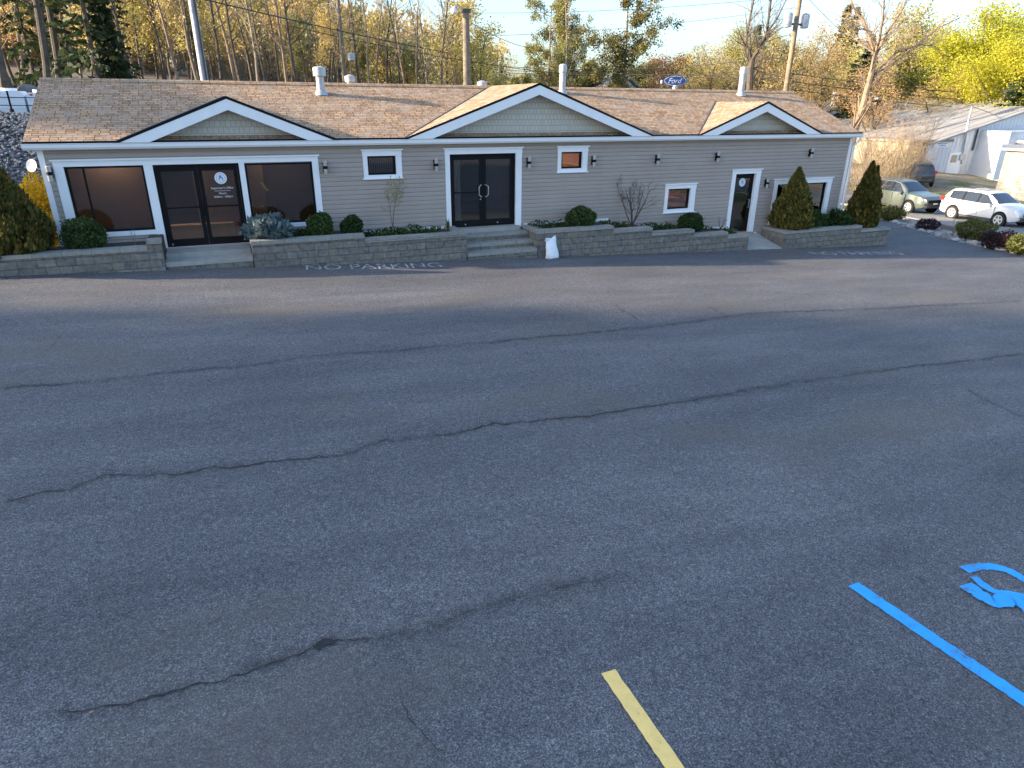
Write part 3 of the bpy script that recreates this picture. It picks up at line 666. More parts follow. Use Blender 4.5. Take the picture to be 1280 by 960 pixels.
# wall lamps on the facade
LW = [(.15, 2.91, 'at the left corner before the wide window'), (6.79, 2.88, 'right of the dark shop window'), (10.05, 2.87, 'left of the middle double doors'), (13.12, 2.86, 'right of the middle double doors'),
      (15.47, 2.86, 'beside the small orange lit window'), (17.98, 2.85, 'above the bare branching shrub'), (20.53, 2.88, 'above and left of the single glass door'), (22.98, 1.89, 'low beside the single glass door'), (24.94, 2.93, 'high above the wide window by the right end')]
def wall_lamp(loc):
    t = thing('wall_lamp', 'x', 'wall lamp', loc, 0, 'cylinder wall lamps along the facade')
    MB().box(-.055, .055, -.03, 0, -.13, .13).build('back_plate', M['black'], t); MB().box(-.03, .03, -.08, -.03, -.05, .05).build('bracket', M['black'], t)
    MB().tube([(0, -.12, -.165), (0, -.12, .165)], .058, 16).build('lamp_tube', M['silver'], t, True)
    MB().tube([(0, -.12, -.04), (0, -.12, .04)], .063, 16).build('lamp_band', M['black'], t, True)
    for z in (-.172, .165): MB().tube([(0, -.12, z), (0, -.12, z+.008)], .05, 14).build('lamp_lens', M['lens'], t, True)
    return t
wl0 = None
for x, z, d in LW:
    if wl0 is None: wl0 = wall_lamp((x, -.021, z)); wl0['label'] = 'silver and black wall lamp '+d
    else: dup(wl0, (x, -.021, z), 0, None, 'silver and black wall lamp '+d)
# dish on the left end wall
t = thing('satellite_dish', 'round white dish fixed to the left end wall under the eave', 'dish', (-.0, .35, 3.06))
MB().lathe((0, 0, 0), [(.005, .0), (.09, .02), (.16, .06), (.155, .07), (.08, .035), (.004, .02)], 18).build('reflector', M['white'], t, True).rotation_euler = (R_(75), 0, R_(-35))
t.children[0].location = (-.24, 0, 0)
MB().tube([(0, 0, -.05), (-.15, 0, -.08), (-.22, 0, 0)], .018, 6).build('mount_arm', M['steel'], t, True)

# ------------------------------------------------------------------ planters, steps, stoop
PY = -1.3
def planter(label, segs, x0, x1, soil=True, left=True, right=True, backy=-.055, soil_drop=.07):
    """segs: (x0, x1, top z) stepped block wall, with end returns to the facade"""
    t = thing('planter_wall', label, 'planter', (x0, PY, plane(x0)))
    W = .28; wb = MB(); off = Vector(t.location)
    def bx(m, a0, a1, b0, b1, c0, c1): m.box(a0-off.x, a1-off.x, b0-off.y, b1-off.y, c0-off.z, c1-off.z)
    for i, (a, b_, z) in enumerate(segs): bx(wb, a, b_, PY, PY+W, plane(b_)-.15, z-.10)
    if left: bx(wb, x0, x0+W, PY+W, backy, plane(x0)-.4, segs[0][2]-.10)
    if right: bx(wb, x1-W, x1, PY+W, backy, plane(x1)-.3, segs[-1][2]-.10)
    wb.build('wall', M['stone'], t)
    for i, (a, b_, z) in enumerate(segs):
        m_ = MB(); e = .02; bx(m_, a-(e if i == 0 else 0)+.002, b_+(e if i == len(segs)-1 else 0)-.002, PY-.03, PY+W+.02, z-.10, z); m_.build('cap', M['cap'], t)
    if left: m_ = MB(); bx(m_, x0-.02, x0+W+.02, PY+W+.022, backy, segs[0][2]-.10, segs[0][2]-.001); m_.build('cap', M['cap'], t)
    if right: m_ = MB(); bx(m_, x1-W-.02, x1+.02, PY+W+.022, backy, segs[-1][2]-.10, segs[-1][2]-.001); m_.build('cap', M['cap'], t)
    m_ = MB()
    for i, (a, b_, z) in enumerate(segs):
        aa = a+W if (i == 0 and left) else a; bb = b_-W if (i == len(segs)-1 and right) else b_
        bx(m_, aa, bb, PY+W+.002, -.022, z-.6, z-soil_drop)
    m_.build('soil', M['mulch'], t)
    return t
planter('grey block planter wall left of the lettered doors', [(-9, 2.05, 1.19), (2.05, 2.38, 1.35)], -9, 2.38, left=False, right=False)
planter('grey block planter wall between the lettered doors and the middle steps', [(4.52, 7.52, 1.155), (7.52, 10.56, 1.02)], 4.52, 10.56)
planter('long grey block planter wall stepping down from the middle steps to the single door', [(12.92, 15.66, .92), (15.66, 17.18, .78), (17.18, 18.92, .60), (18.92, 20.40, .43), (20.40, 21.40, .28)], 12.92, 21.40)
planter('grey block planter wall under the arborvitae at the right end', [(23.12, 26.98, .27), (26.98, 28.6, .10)], 23.12, 28.6)
t = thing('door_stoop', 'low concrete stoop with one step under the lettered doors', 'stoop', (2.4, -1.2, .5))
BOX('landing', M['concrete'], t, .0, 2.1, .52, 1.19, .0, .36); BOX('tread', M['concrete'], t, -.01, 2.11, -.02, .518, .12, .235); BOX('riser', M['stone'], t, .0, 2.1, .0, .51, -.25, .12)
t = thing('front_steps', 'three broad stone steps up to the middle double doors', 'steps', (10.58, -1.3, .2))
for i, (y, z) in enumerate(((-.04, .385), (.34, .585), (.70, .79))):
    BOX('riser', M['stone'], t, 0, 2.32, y+.03, 1.27 if i == 2 else .75+.36*i-.2, z-.2-.34 if i == 0 else z-.2-.2, z-.2-.10)
    BOX('tread', M['cap'], t, .004, 2.316, y, 1.28 if i == 2 else y+.42, z-.2-.099, z-.2)
BOX('threshold', M['concrete'], t, -.0, 2.2, 1.06, 1.33, .592, .72)
t = thing('door_ramp', 'sloping concrete slab before the single glass door', 'ramp', (21.42, -1.25, 0))
MB().add([(0, 1.2, .06), (1.42, 1.2, .06), (1.72, 0, plane(23.1)+.01), (0, 0, plane(21.4)+.01), (0, 1.2, -.5), (1.42, 1.2, -.5), (1.72, 0, -.7), (0, 0, -.7)],
         [(3, 2, 1, 0), (4, 5, 6, 7), (0, 1, 5, 4), (1, 2, 6, 5), (2, 3, 7, 6), (3, 0, 4, 7)]).build('slab', M['concrete'], t)
BOX('doorstep', M['concrete'], t, .05, 1.2, 1.05, 1.25, .0, .1)
# white sack against the planter
b = MB(); k = 14; rows = []
for i, (z, w_, dpt) in enumerate(((0, .22, .13), (.03, .235, .15), (.12, .225, .15), (.25, .205, .13), (.38, .19, .10), (.48, .185, .06), (.55, .19, .03), (.60, .20, .018))):
    for j in range(k):
        a = 2*math.pi*j/k; r_ = 1+.06*math.sin(5*a+i*1.3)+.04*math.sin(3*a-i*2)
        zz = z + (.07*max(0, math.cos(a)) - .05*math.sin(2*a) if i > 5 else .012*math.sin(3*a+i))
        b.v.append((w_*math.cos(a)*r_ - .018*i*.5, dpt*math.sin(a)*r_, zz))
b.n = len(b.v); b.f = [(i*k+j, i*k+(j+1) % k, (i+1)*k+(j+1) % k, (i+1)*k+j) for i in range(7) for j in range(k)]+[tuple(range(k-1, -1, -1)), tuple(7*k+j for j in range(k))]
bg_ = b.build('sack', M['bag'], None, True); bg_.location = (13.36, -1.50, plane(13.36)+.005); bg_.rotation_euler = (R_(-5), 0, R_(6))
tag(bg_, 'white woven sack standing on the asphalt beside the middle steps', 'sack')
MB().add([(-.16, .0, .54), (-.29, -.03, .60), (-.28, .02, .56), (-.15, .03, .50)], [(0, 1, 2, 3)]).build('sack_ear', M['bag'], bg_)
# ------------------------------------------------------------------ plants
def vec(rng): 
    v = rng.normal(size=3); return v/np.linalg.norm(v)
def grow(rng, h, r, levels=3, fork=(.35, 1), nchild=(7, 5, 4), ang=(45, 45, 50), lenk=(.5, .55, .5), wander=.12, lean=(0, 0), upturn=.25, taper=.3, crook=1):
    """tapered limbs: list of (points, radii, level)"""
    out = []
    def branch(p, d, L, r0, lev):
        n = 7 if lev == 0 else (5 if lev == 1 else 4 if lev == 2 else 3); pts = [p.copy()]; rad = [r0]; d = d.copy()
        for i in range(n):
            d = d + rng.normal(size=3)*wander*(.5 if lev == 0 else crook) + np.array([0, 0, upturn*(.15 if lev == 0 else .45)])*(1 if lev < 3 else .5); d /= np.linalg.norm(d)
            pts.append(pts[-1]+d*L/n); rad.append(r0*(1-(1-taper)*(i+1)/n))
        out.append((pts, rad, lev))
        if lev >= levels: return
        lo, hi = fork if lev == 0 else (.25, 1)
        for c in range(nchild[lev]):
            t = lo+(hi-lo)*(c+rng.uniform(.1, .9))/nchild[lev]; t = min(t, .98); k = int(t*n); fr = t*n-k
            q = pts[k]*(1-fr)+pts[k+1]*fr; dd = pts[k+1]-pts[k]; dd /= np.linalg.norm(dd)
            s = np.cross(dd, vec(rng)); s /= np.linalg.norm(s); a = R_(ang[lev]*rng.uniform(.65, 1.25))
            cl = L*lenk[lev]*rng.uniform(.6, 1.15)*(1.15-.55*t if lev == 0 else 1-.45*t)
            branch(q, dd*math.cos(a)+s*math.sin(a), cl, max(.004, (rad[k]*.62)*(.8 if lev else .75)), lev+1)
    d0 = np.array([lean[0], lean[1], 1.0]); branch(np.zeros(3), d0/np.linalg.norm(d0), h, r, 0)
    return out
def limbs(b, segs, lo, hi, sides=(7, 5, 3, 3)):
    for pts, rad, lev in segs:
        if lo <= lev <= hi: b.tube(pts, rad, sides[min(lev, 3)], cap=lev < 2)
def tips(rng, segs, minlev, per, spread):
    C = []
    for pts, rad, lev in segs:
        if lev >= minlev:
            P = np.array(pts); n = per
            i = rng.integers(0, len(P)-1, n); f = rng.uniform(0, 1, (n, 1)); C.append(P[i]*(1-f)+P[i+1]*f+rng.normal(size=(n, 3))*spread)
    return np.concatenate(C)
def tree(name, label, cat, seed, loc, h, r, bark, twig=None, leaf=None, per=4, lsize=.12, spread=.12, minlev=2, group=None, sides=(8, 5, 3, 3), **kw):
    rg = np.random.default_rng(seed); segs = grow(rg, h, r, **kw)
    t = thing(name, label, cat, loc, 0, group); b = MB(); limbs(b, segs, 0, 1, sides); b.build('trunk', M[bark], t, True)
    b = MB(); limbs(b, segs, 2, 9, sides)
    if leaf: 
        if b.n: b.build('twigs', M[twig or bark], t)
        V, F = cards(rg, tips(rg, segs, minlev, per, spread), lsize); MB().arr(V, F).build('crown', M[leaf], t)
    elif b.n: b.build('crown', M[twig or bark], t)
    return t
def conifer(name, label, seed, loc, h, r, leaf, bark='barkd', base=.12, width=.2, layers=26, per=9, csize=.32, droop=.35, open_=0., group=None, irregular=.25, dens=9, asp=1.8, topw=.05):
    rg = np.random.default_rng(seed); t = thing(name, label, 'tree', loc, 0, group); b = MB()
    b.tube([(0, 0, -.3), (rg.normal()*.1, rg.normal()*.1, h*.5), (0, 0, h)], [r, r*.6, .02], 8)
    C = []; U = []
    for i in range(layers):
        f = (i+rg.uniform(-.3, .3))/layers; z = h*(base+(1-base)*max(0, f)); L0 = h*(width*(1-f)**.85+topw*.3)
        for j in range(per if f < .7 else max(4, per-3)):
            if rg.uniform() < open_: continue
            a = 2*math.pi*(j+rg.uniform(0, 1))/per; L = L0*rg.uniform(1-irregular*1.6, 1+irregular*.6); 
            d = np.array([math.cos(a), math.sin(a), 0]); dz = -droop*rg.uniform(.5, 1.3)*(1-.8*f) + .25*f
            pts = [np.array([0, 0, z]), np.array([0, 0, z])+d*L*.5+[0, 0, dz*L*.55], np.array([0, 0, z])+d*L+[0, 0, dz*L*.8]]
            b.tube(pts, [max(.012, r*.16*(1-f)), .012, .005], 3, False)
            n = max(3, int(dens*L/ (h*width)*(1.0)+2)); q = rg.uniform(.18, 1.02, n)
            for s in q:
                p = (pts[0]*(1-2*s)+pts[1]*2*s) if s < .5 else (pts[1]*(2-2*s)+pts[2]*(2*s-1))
                side = np.cross(d, [0, 0, 1])*rg.normal()*L*.17*(1.15-s*.6); C.append(p+side+rg.normal(size=3)*csize*.16); U.append(d+side*.5/max(L, .1)+np.array([0, 0, dz*.6]))
    b.build('trunk', M[bark], t, True)
    V, F = cards(rg, np.array(C), csize, asp, np.array(U), .45); MB().arr(V, F).build('crown', M[leaf], t)
    return t
def ball(name, label, cat, seed, loc, rx, rz, leaf, n=5200, size=.05, flat=.85, group=None, asp=1.3, lumps=.08, hz=None, stem='barkd'):
    rg = np.random.default_rng(seed); t = thing(name, label, cat, loc, rg.uniform(0, 6), group)
    u = rg.normal(size=(n, 3)); u /= np.linalg.norm(u, axis=1)[:, None]
    ph = rg.uniform(0, 6, (6, 1)); fr = rg.normal(size=(6, 3))*3.2
    lump = 1+lumps*np.sin(u@fr.T+ph.T).sum(1)/1.6
    rr = rg.uniform(.0, 1, n)**.22*lump; rr *= np.where(rg.uniform(size=n) < .09, rg.uniform(1.02, 1.16, n), 1.0)
    C = u*rr[:, None]*np.array([rx, rx, rz]); C[:, 2] = np.sign(C[:, 2])*np.abs(C[:, 2])**1.0; C[:, 2] += rz*.92
    C = C[C[:, 2] > .01]
    V, F = cards(rg, C, size, asp, C-np.array([0, 0, rz*.7]), .9); MB().arr(V, F).build('foliage', M[leaf], t)
    b = MB()
    for j in range(5):
        a = j*1.26; b.tube([(0.03*math.cos(a), .03*math.sin(a), -.08), (rx*.4*math.cos(a), rx*.4*math.sin(a), rz*.9)], [.016, .006], 4)
    b.build('stem', M[stem], t); return t
def arbor(name, label, seed, loc, h, rx, leaf='arb', n=9000, size=.085, twin=None, lean=0):
    rg = np.random.default_rng(seed); t = thing(name, label, 'arborvitae', loc, 0)
    C = []; 
    lobes = [(0, 0, h, rx)] + (twin or [])
    for lx, ly, lh, lr in lobes:
        m = int(n*lh*lr/(h*rx)); z = rg.uniform(0, 1, m)**1.15; a = rg.uniform(0, 2*math.pi, m)
        prof = np.interp(z, [0, .07, .2, .4, .6, .78, .9, 1], [.70, .90, 1.0, .86, .62, .36, .17, .02])
        lump = 1+.10*np.sin(a*5+z*9+seed)+.07*np.sin(a*9-z*17)+.05*np.sin(a*3+z*31)
        rr = lr*prof*lump*rg.uniform(.0, 1, m)**.25
        C.append(np.stack([lx+rr*np.cos(a)+lean*z, ly+rr*np.sin(a), z*lh+.02], 1))
    C = np.concatenate(C); out = C*np.array([1, 1, 0]); out /= np.linalg.norm(out, axis=1)[:, None]+1e-6
    V, F = cards(rg, C, size, 1.9, out*.45+np.array([0, 0, 1.0]), .5); MB().arr(V, F).build('foliage', M[leaf], t)
    MB().tube([(0, 0, -.1), (0, 0, h*.8)], [.05, .015], 6).build('trunk', M['barkd'], t); return t

# shrubs in the planters
arbor('arborvitae_shrub', 'wide cone shaped arborvitae at the left edge, lit gold on one side', 11, (-.95, -.62, 1.10), 2.22, .92, n=15000, size=.085)
arbor('arborvitae_shrub', 'pointed arborvitae in front of the wide reflective window', 12, (23.92, -.66, .17), 2.24, .76, n=11000, twin=[(.20, 0, 2.0, .5)])
arbor('arborvitae_shrub', 'twin topped arborvitae at the right corner of the building', 13, (27.72, -.62, .02), 2.52, .62, n=10000, twin=[(.36, .05, 2.34, .44)], lean=.0)
for nm, x, z, rx, rz, lab in (('a', .66, 1.10, .46, .42, 'broad clipped boxwood under the left corner window'), ('b', 6.42, 1.05, .36, .36, 'round boxwood under the right edge of the dark shop window'),
     ('c', 7.29, 1.05, .315, .30, 'small round boxwood before the taupe wall, next to a bigger one'), ('d', 14.78, .84, .46, .355, 'round boxwood alone on the planter right of the middle steps'), ('e', 19.2, .42, .43, .33, 'round boxwood under the low square window')):
    ball('boxwood_shrub', lab, 'shrub', ord(nm), (x, -.70, z-.02), rx, rz, 'box', 6500, .045, lumps=.055 if nm in 'bcd' else .10)
ball('spruce_shrub', 'low spiky blue spruce left of two boxwoods', 'shrub', 21, (5.06, -.72, 1.06), .52, .33, 'bluespr', 2600, .085, asp=2.6, lumps=.22)
ball('juniper_shrub', 'dark green shrub beside the pointed arborvitae', 'shrub', 22, (25.25, -.66, .19), .46, .31, 'box', 4200, .06, lumps=.2)
ball('juniper_shrub', 'dark green shrub touching the twin topped arborvitae', 'shrub', 23, (26.3, -.62, .17), .58, .30, 'box', 5000, .06, lumps=.22)
# low ground cover in the beds
def cover(spots, leaf, label_name, n, h, size, seed):
    rg = np.random.default_rng(seed); C = []
    for x0, x1, z in spots:
        k = int(n*(x1-x0)); cx = rg.uniform(x0, x1, k); cy = rg.uniform(-.95, -.12, k)
        clump = .5+.5*np.sin(cx*5.1+seed)*np.sin(cx*2.3+cy*6); keep = rg.uniform(size=k) < clump*1.2+.1
        C.append(np.stack([cx, cy, z+rg.uniform(0, 1, k)**1.5*h*(.4+clump)], 1)[keep])
    V, F = cards(rg, np.concatenate(C), size, 1.4); return tag(MB().arr(V, F).build(label_name, M[leaf]), 'low green ground cover on the planter beds', 'ground cover', None, 'stuff')
cover([(7.6, 9.9, .94), (13.1, 14.4, .85), (15.7, 16.5, .72), (17.3, 18.7, .53), (20.0, 21.2, .24), (5.7, 6.1, 1.08)], 'ground', 'groundcover', 900, .17, .055, 5)
def tuft(name, label, x, y, z, h, n, leaf, seed, wd=.16):
    rg = np.random.default_rng(seed); t = thing(name, label, 'plant', (x, y, z)); b = MB()
    for i in range(n):
        a = rg.uniform(0, 6.28); s = rg.uniform(.2, 1)*wd; hh = h*rg.uniform(.5, 1); q = Vector((-math.sin(a), math.cos(a), 0))*.008
        p = [Vector((0.02*math.cos(a), .02*math.sin(a), 0)), Vector((s*.5*math.cos(a), s*.5*math.sin(a), hh*.7)), Vector((s*math.cos(a), s*math.sin(a), hh))]
        b.add([p[0]-q, p[0]+q, p[1]+q, p[1]-q, p[2]], [(0, 1, 2, 3), (3, 2, 4)])
    b.build('blades', M[leaf], t); return t
tuft('daylily_plant', 'tuft of fresh green blades beside the middle door casing', 10.25, -.5, .95, .42, 60, 'greenl', 3)
def bare_shrub(name, label, seed, loc, stems, h, leaf=None, spread=.35, group=None, r=.022, mat='twigg', nch=(4, 4, 3), per=2, lsize=.035, lo=.35, lenk=(.5, .5, .5)):
    rg = np.random.default_rng(seed); t = thing(name, label, 'shrub', loc, 0, group); C = []
    for i in range(stems):
        a = 2*math.pi*(i+rg.uniform(-.3, .3))/stems; sp = spread*rg.uniform(.35, 1)
        segs = grow(rg, h*rg.uniform(.75, 1.0), r*rg.uniform(.7, 1.1), 3, (lo, 1), nch, (38, 40, 42), lenk, .10, (sp*math.cos(a), sp*math.sin(a)), .1, .3)
        b = MB(); limbs(b, segs, 0, 3, (5, 4, 3, 3)); b.build('stem', M[mat], t)
        if leaf: C.append(tips(rg, segs, 2, per, .02))
    if leaf: V, F = cards(rg, np.concatenate(C), lsize); MB().arr(V, F).build('foliage', M[leaf], t)
    return t
bare_shrub('flowering_shrub', 'slender budding shrub under the small dark window', 31, (8.52, -.55, 1.0), 3, 1.5, 'olive', .13, r=.016, nch=(7, 4, 2), per=1, lsize=.04, lo=.45, lenk=(.40, .5, .5))
bare_shrub('lilac_shrub', 'bare forked dark shrub against the wall left of the low square window', 32, (16.85, -.55, .70), 5, 1.6, None, .62, r=.034, nch=(6, 5, 4), mat='barkd', lo=.32, lenk=(.52, .5, .5))
bare_shrub('dry_plant', 'two or three dry stems under the left corner window', 33, (1.75, -.75, 1.1), 3, .5, None, .3, r=.006, nch=(2, 1, 1))
bare_shrub('rose_shrub', 'short bare rose stems left of the single glass door', 34, (20.65, -.6, .35), 4, .5, None, .4, r=.010, nch=(2, 2, 1), mat='barkd')
# forsythia and hedge beyond the left end of the building
ball('forsythia_shrub', 'bright yellow flowering shrub behind the left corner of the building', 'shrub', 41, (at(47, 260, 2.4).x, 2.4, .62), .55, 1.05, 'forsyth', 3800, .07, lumps=.2)
ball('leafless_shrub', 'brownish green shrub below the yellow flowers', 'shrub', 42, (-.85, 1.0, .85), .45, .42, 'yew', 1500, .06, lumps=.25)
for x, y, r_ in ((-2.3, 4.2, .35),): ball('laurel_shrub', 'small yellow green shrub in front of the rock bank', 'shrub', 43, (x, y, .85), .4, .35, 'greenl', 1500, .06)

# ------------------------------------------------------------------ left bank: rocks, tanks, railing
def stones(name, kindlabel, spots, rmin, rmax, mat, seed):
    r = random.Random(seed); b = MB()
    for x, y, z in spots:
        vs, fs = ico_rock(r, r.uniform(rmin, rmax)); b.add([(a+x, c+y, d+z) for a, c, d in vs], fs)
    return tag(b.build(name, M[mat]), kindlabel[0], kindlabel[1], None, 'stuff')
r = random.Random(4)
stones('bank_rocks', ('grey broken rocks covering the bank left of the building', 'rocks'), [(x, y, terrain(x, y)-.02) for x, y in ((r.uniform(-6.5, -.4), r.uniform(8.4, 14.0)) for i in range(5200))], .035, .10, 'rockd', 4)
tank0 = None
for i, (x, lab) in enumerate(((-4.55, 'at the left edge of the view'), (-3.45, 'second from the roof edge'), (-2.35, 'next to the roof edge'))):
    y = 15.6; z = terrain(x, y)-.08
    if tank0 is None:
        t = tank0 = thing('water_tank', 'white plastic tank behind the black railing, '+lab, 'tank', (x, y, z), R_(4), 'white plastic tanks behind the railing')
        b = MB(); b.prism([(-.5, 0), (.5, 0), (.52, .06), (.52, .72), (.42, .86), (-.42, .86), (-.52, .72), (-.52, .06)], -.5, .5); b.build('tank_body', M['plastic'], t)
        MB().cyl((-.05, 0), .27, .85, .97, 18).build('lid', M['plastic'], t, True)
        b = MB(); [b.box(-.525, .525, -.515, -.5, z_, z_+.03) for z_ in (.2, .4, .6)]; b.build('ribs', M['plastic'], t)
        MB().box(-.38, -.28, -.52, -.5, .74, .80).build('red_sticker', M['red'], t)
    else: dup(tank0, (x, y, z), R_((3, -2, 2)[i]), None, 'white plastic tank behind the black railing, '+lab)
t = thing('metal_railing', 'black metal railing along the top of the rock bank', 'railing', (-1.8, 14.5, 4.2))
for x in (-2.6, -1.55, -.5, .6, 1.6): 
    X_ = -1.8+x; MB().box(x-.03, x+.03, -.03, .03, terrain(X_, 14.5)-4.25, terrain(X_, 14.5)-4.2+.78).cyl((x, 0), .08, terrain(X_, 14.5)-4.22, terrain(X_, 14.5)-4.1, 8).build('post', M['black'], t)
for z in (.22, .52): MB().tube([(-4, 0, z), (2.2, 0, z-.05)], .016, 5).build('rail', M['black'], t)
o = MB().add(*ico_rock(random.Random(9), .45, 2)).build('boulder', M['rockd'], None, True); o.location = ad(34, 112, 43); tag(o, 'grey boulder lying in the grass behind the white tanks', 'boulder')

# ------------------------------------------------------------------ trees
def place(u, v_top, dist, sink=.1):
    """ground point in direction u at a distance, and the height that reaches row v_top there"""
    p = ad(u, 132, dist); z = terrain(p.x, p.y)-sink; return Vector((p.x, p.y, z)), ad(u, v_top, dist).z - z
GW = 'slender trees in the wood behind the roof'
protos = []
for i in range(5):
    protos.append(tree('bare_tree', 'slender bare tree in the wood behind the left half of the roof', 'tree', 100+i, (0, 0, 0), 14, .125, ('barkd', 'barkl', 'barkd', 'barkd', 'barkr')[i], ('twigg', 'twig')[i % 2], 'tanleaf' if i % 2 else 'ygreen', 1, .13, .2, 2, GW,
        fork=(.28, 1), nchild=(13, 4, 3), ang=(48, 42, 45), lenk=(.30, .5, .5), lean=((i-2)*.03, .0), wander=.09))
leafy = []
for i in range(4):
    leafy.append(tree('young_leaf_tree', 'yellow green young leafed tree in the wood behind the left half of the roof', 'tree', 120+i, (0, 0, 0), 11, .12, 'barkd', 'twig', ('ygreen', 'ygreen', 'tanleaf', 'olive')[i], 12, .16, .36, 2, 'young leafed trees in the wood',
        fork=(.2, 1), nchild=(14, 5, 3), ang=(55, 45, 45), lenk=(.36, .5, .5)))
rg = np.random.default_rng(77); used = set(); spots = []
def put(proto, u, v, d, ref_h, label=None, group=None, sx=None):
    p, h = place(u, v, d); s = h/ref_h; k = (sx or 1)*s**.6
    if proto not in used:
        used.add(proto); proto.location = p; proto.scale = (k, k, s); proto.rotation_euler.z = rg.uniform(0, 6.28)
        if label: proto['label'] = label
        if group: proto['group'] = group
        return proto
    return dup(proto, p, rg.uniform(0, 6.28), (k, k, s), label, group)
for i in range(46):      # trunks in front
    u = -50+ (i+rg.uniform(.1, .9))*650/46; d = rg.uniform(46, 72)
    put(protos[i % 5], u, rg.uniform(-150, -60) if u < 400 else rg.uniform(-70, 20), d, 14)
for i in range(42):
    u = -70+(i+rg.uniform(0, 1))*700/42; d = rg.uniform(62, 105)
    put(leafy[i % 4] if u < 420 or i % 2 else leafy[3], u, rg.uniform(-70, 30) if u < 400 else rg.uniform(5, 75), d, 11, sx=1.25)
# the mass of the wood climbing the hill far behind
rgm = np.random.default_rng(3); C = []
for k in range(1500):
    u = rgm.uniform(-120, 620); d = rgm.uniform(100, 150); top = 0 if u < 380 else 8+ (u-380)*.28
    p = ad(u, 132, d); zt = ad(u, top-18, d).z; z0 = terrain(p.x, p.y)
    c = np.array([p.x, p.y, rgm.uniform(z0+.5, max(z0+2, zt))]); C.append(c+rgm.normal(size=(26, 3))*np.array([1.5, 1.5, 1.1]))
V, F = cards(rgm, np.concatenate(C), .55); tag(MB().arr(V, F).build('far_wood', M['woodleaf']), 'yellow green and tan mass of far wood on the hill behind', 'wood', None, 'stuff')
C = [ad(rgm.uniform(-120, 640), 132, rgm.uniform(95, 150)) for k in range(900)]
b = MB()
for p in C:
    z0 = terrain(p.x, p.y); h = rgm.uniform(8, 20) if p.x < 25 else rgm.uniform(5, 9); dx = rgm.normal()*.5
    b.tube([(p.x, p.y, z0-.2), (p.x+dx, p.y, z0+h)], [.14, .03], 3, False)
tag(b.build('far_trunks', M['barkl']), 'thin far trunks in the wood on the hill', 'wood', None, 'stuff')

# dark evergreens behind the left end
spr = conifer('spruce_tree', 'big dark spruce behind the left end of the roof', 201, (0, 0, 0), 16, .22, 'spruce', base=.10, width=.20, layers=34, per=9, csize=.42, dens=16)
hem = conifer('hemlock_tree', 'x', 202, (0, 0, 0), 16, .24, 'hemlock', base=.12, width=.24, layers=24, per=7, csize=.36, droop=.55, open_=.42, irregular=.4, dens=20, asp=2.0)
p, h = place(128, -190, 46); hem.location = p; hem.scale = (h/16*.9, h/16*.9, h/16); hem['label'] = 'loose dark hemlock with drooping boughs left of the dense spruce'
p, h = place(150, -120, 47); spr.location = p; spr.scale = (h/16*.45, h/16*.45, h/16)
for u, d, v, k, lab in ((88, 54, -210, .85, 'dark hemlock with drooping boughs over the top left'), (52, 56, -150, .6, 'dark hemlock high over the white tanks'), (165, 56, -60, .7, 'dark hemlock half hidden right of the dense spruce')):
    p, h = place(u, v, d); dup(hem, p, rg.uniform(0, 6), (h/16*k, h/16*k, h/16), lab)
for u, d, lab in ((8, 40, 'leaning dark trunk at the top left corner'), (22, 43, 'thick dark trunk near the left edge'), (62, 44, 'tall bare trunk before the drooping spruce'), (78, 47, 'light edged trunk before the drooping spruce')):
    p, h = place(u, -260, d); dup(protos[0], p, rg.uniform(0, 6), (1.5, 1.5, h/14), lab, 'bare trunks at the top left')
# dark pines in the wood around the thin lamp pole
pinep = tree('pine_tree', 'x', 'tree', 210, (0, 0, 0), 15, .24, 'barkr', 'barkd', 'pine', 34, .14, .22, 2, None, fork=(.26, 1), nchild=(26, 6, 3), ang=(80, 48, 45), lenk=(.32, .45, .45), upturn=.10, wander=.07, taper=.15)
p, h = place(776, -14, 78); pinep.location = p; pinep.scale = (h/15*1.1, h/15*1.1, h/15); pinep['label'] = 'tall pine with bare trunk and heavy right boughs behind the middle gable'
pb = tree('spreading_pine_tree', 'x', 'tree', 307, (0, 0, 0), 9, .22, 'barkr', 'barkd', 'pine', 34, .19, .34, 2, None, fork=(.08, 1), nchild=(18, 6, 4), ang=(72, 48, 45), lenk=(.55, .5, .5), upturn=.12)
pbu = [0]
def pine(u, v, d, k, lab):
    if k >= 1.15:
        p, h = place(u, v, d); s_ = h/9*.85; a = (s_*1.25, s_*1.25, s_)
        if not pbu[0]: pbu[0] = 1; pb.location = p; pb.scale = a; pb['label'] = lab; return pb
        return dup(pb, p, rg.uniform(0, 6), a, lab)
    p, h = place(u, v, d); return dup(pinep, p, rg.uniform(0, 6), (h/15*k, h/15*k, h/15), lab)
pine(684, 8, 74, 1.0, 'bushy pine left of the tall pine, under the wires'); pine(700, -25, 82, .75, 'thin topped pine behind the bushy pine')
pine(448, 18, 70, .9, 'dark pine beside the thin lamp pole'); pine(475, 30, 74, .9, 'dark low pine right of the thin lamp pole'); pine(388, 30, 66, .8, 'green pine left of the thin lamp pole'); pine(806, 74, 95, 1.3, 'low dark pine left of the blue oval sign')
pine(730, 74, 86, 1.6, 'low round pine under the tall pine'); pine(648, 92, 90, 2.2, 'low spreading pine behind the middle gable'); pine(680, 92, 84, 2.2, 'low spreading pine behind the tall flue')
p, h = place(628, 72, 160); dup(spr, p, 1, (h/16, h/16, h/16), 'small far spruce right of the wooden lamp pole')
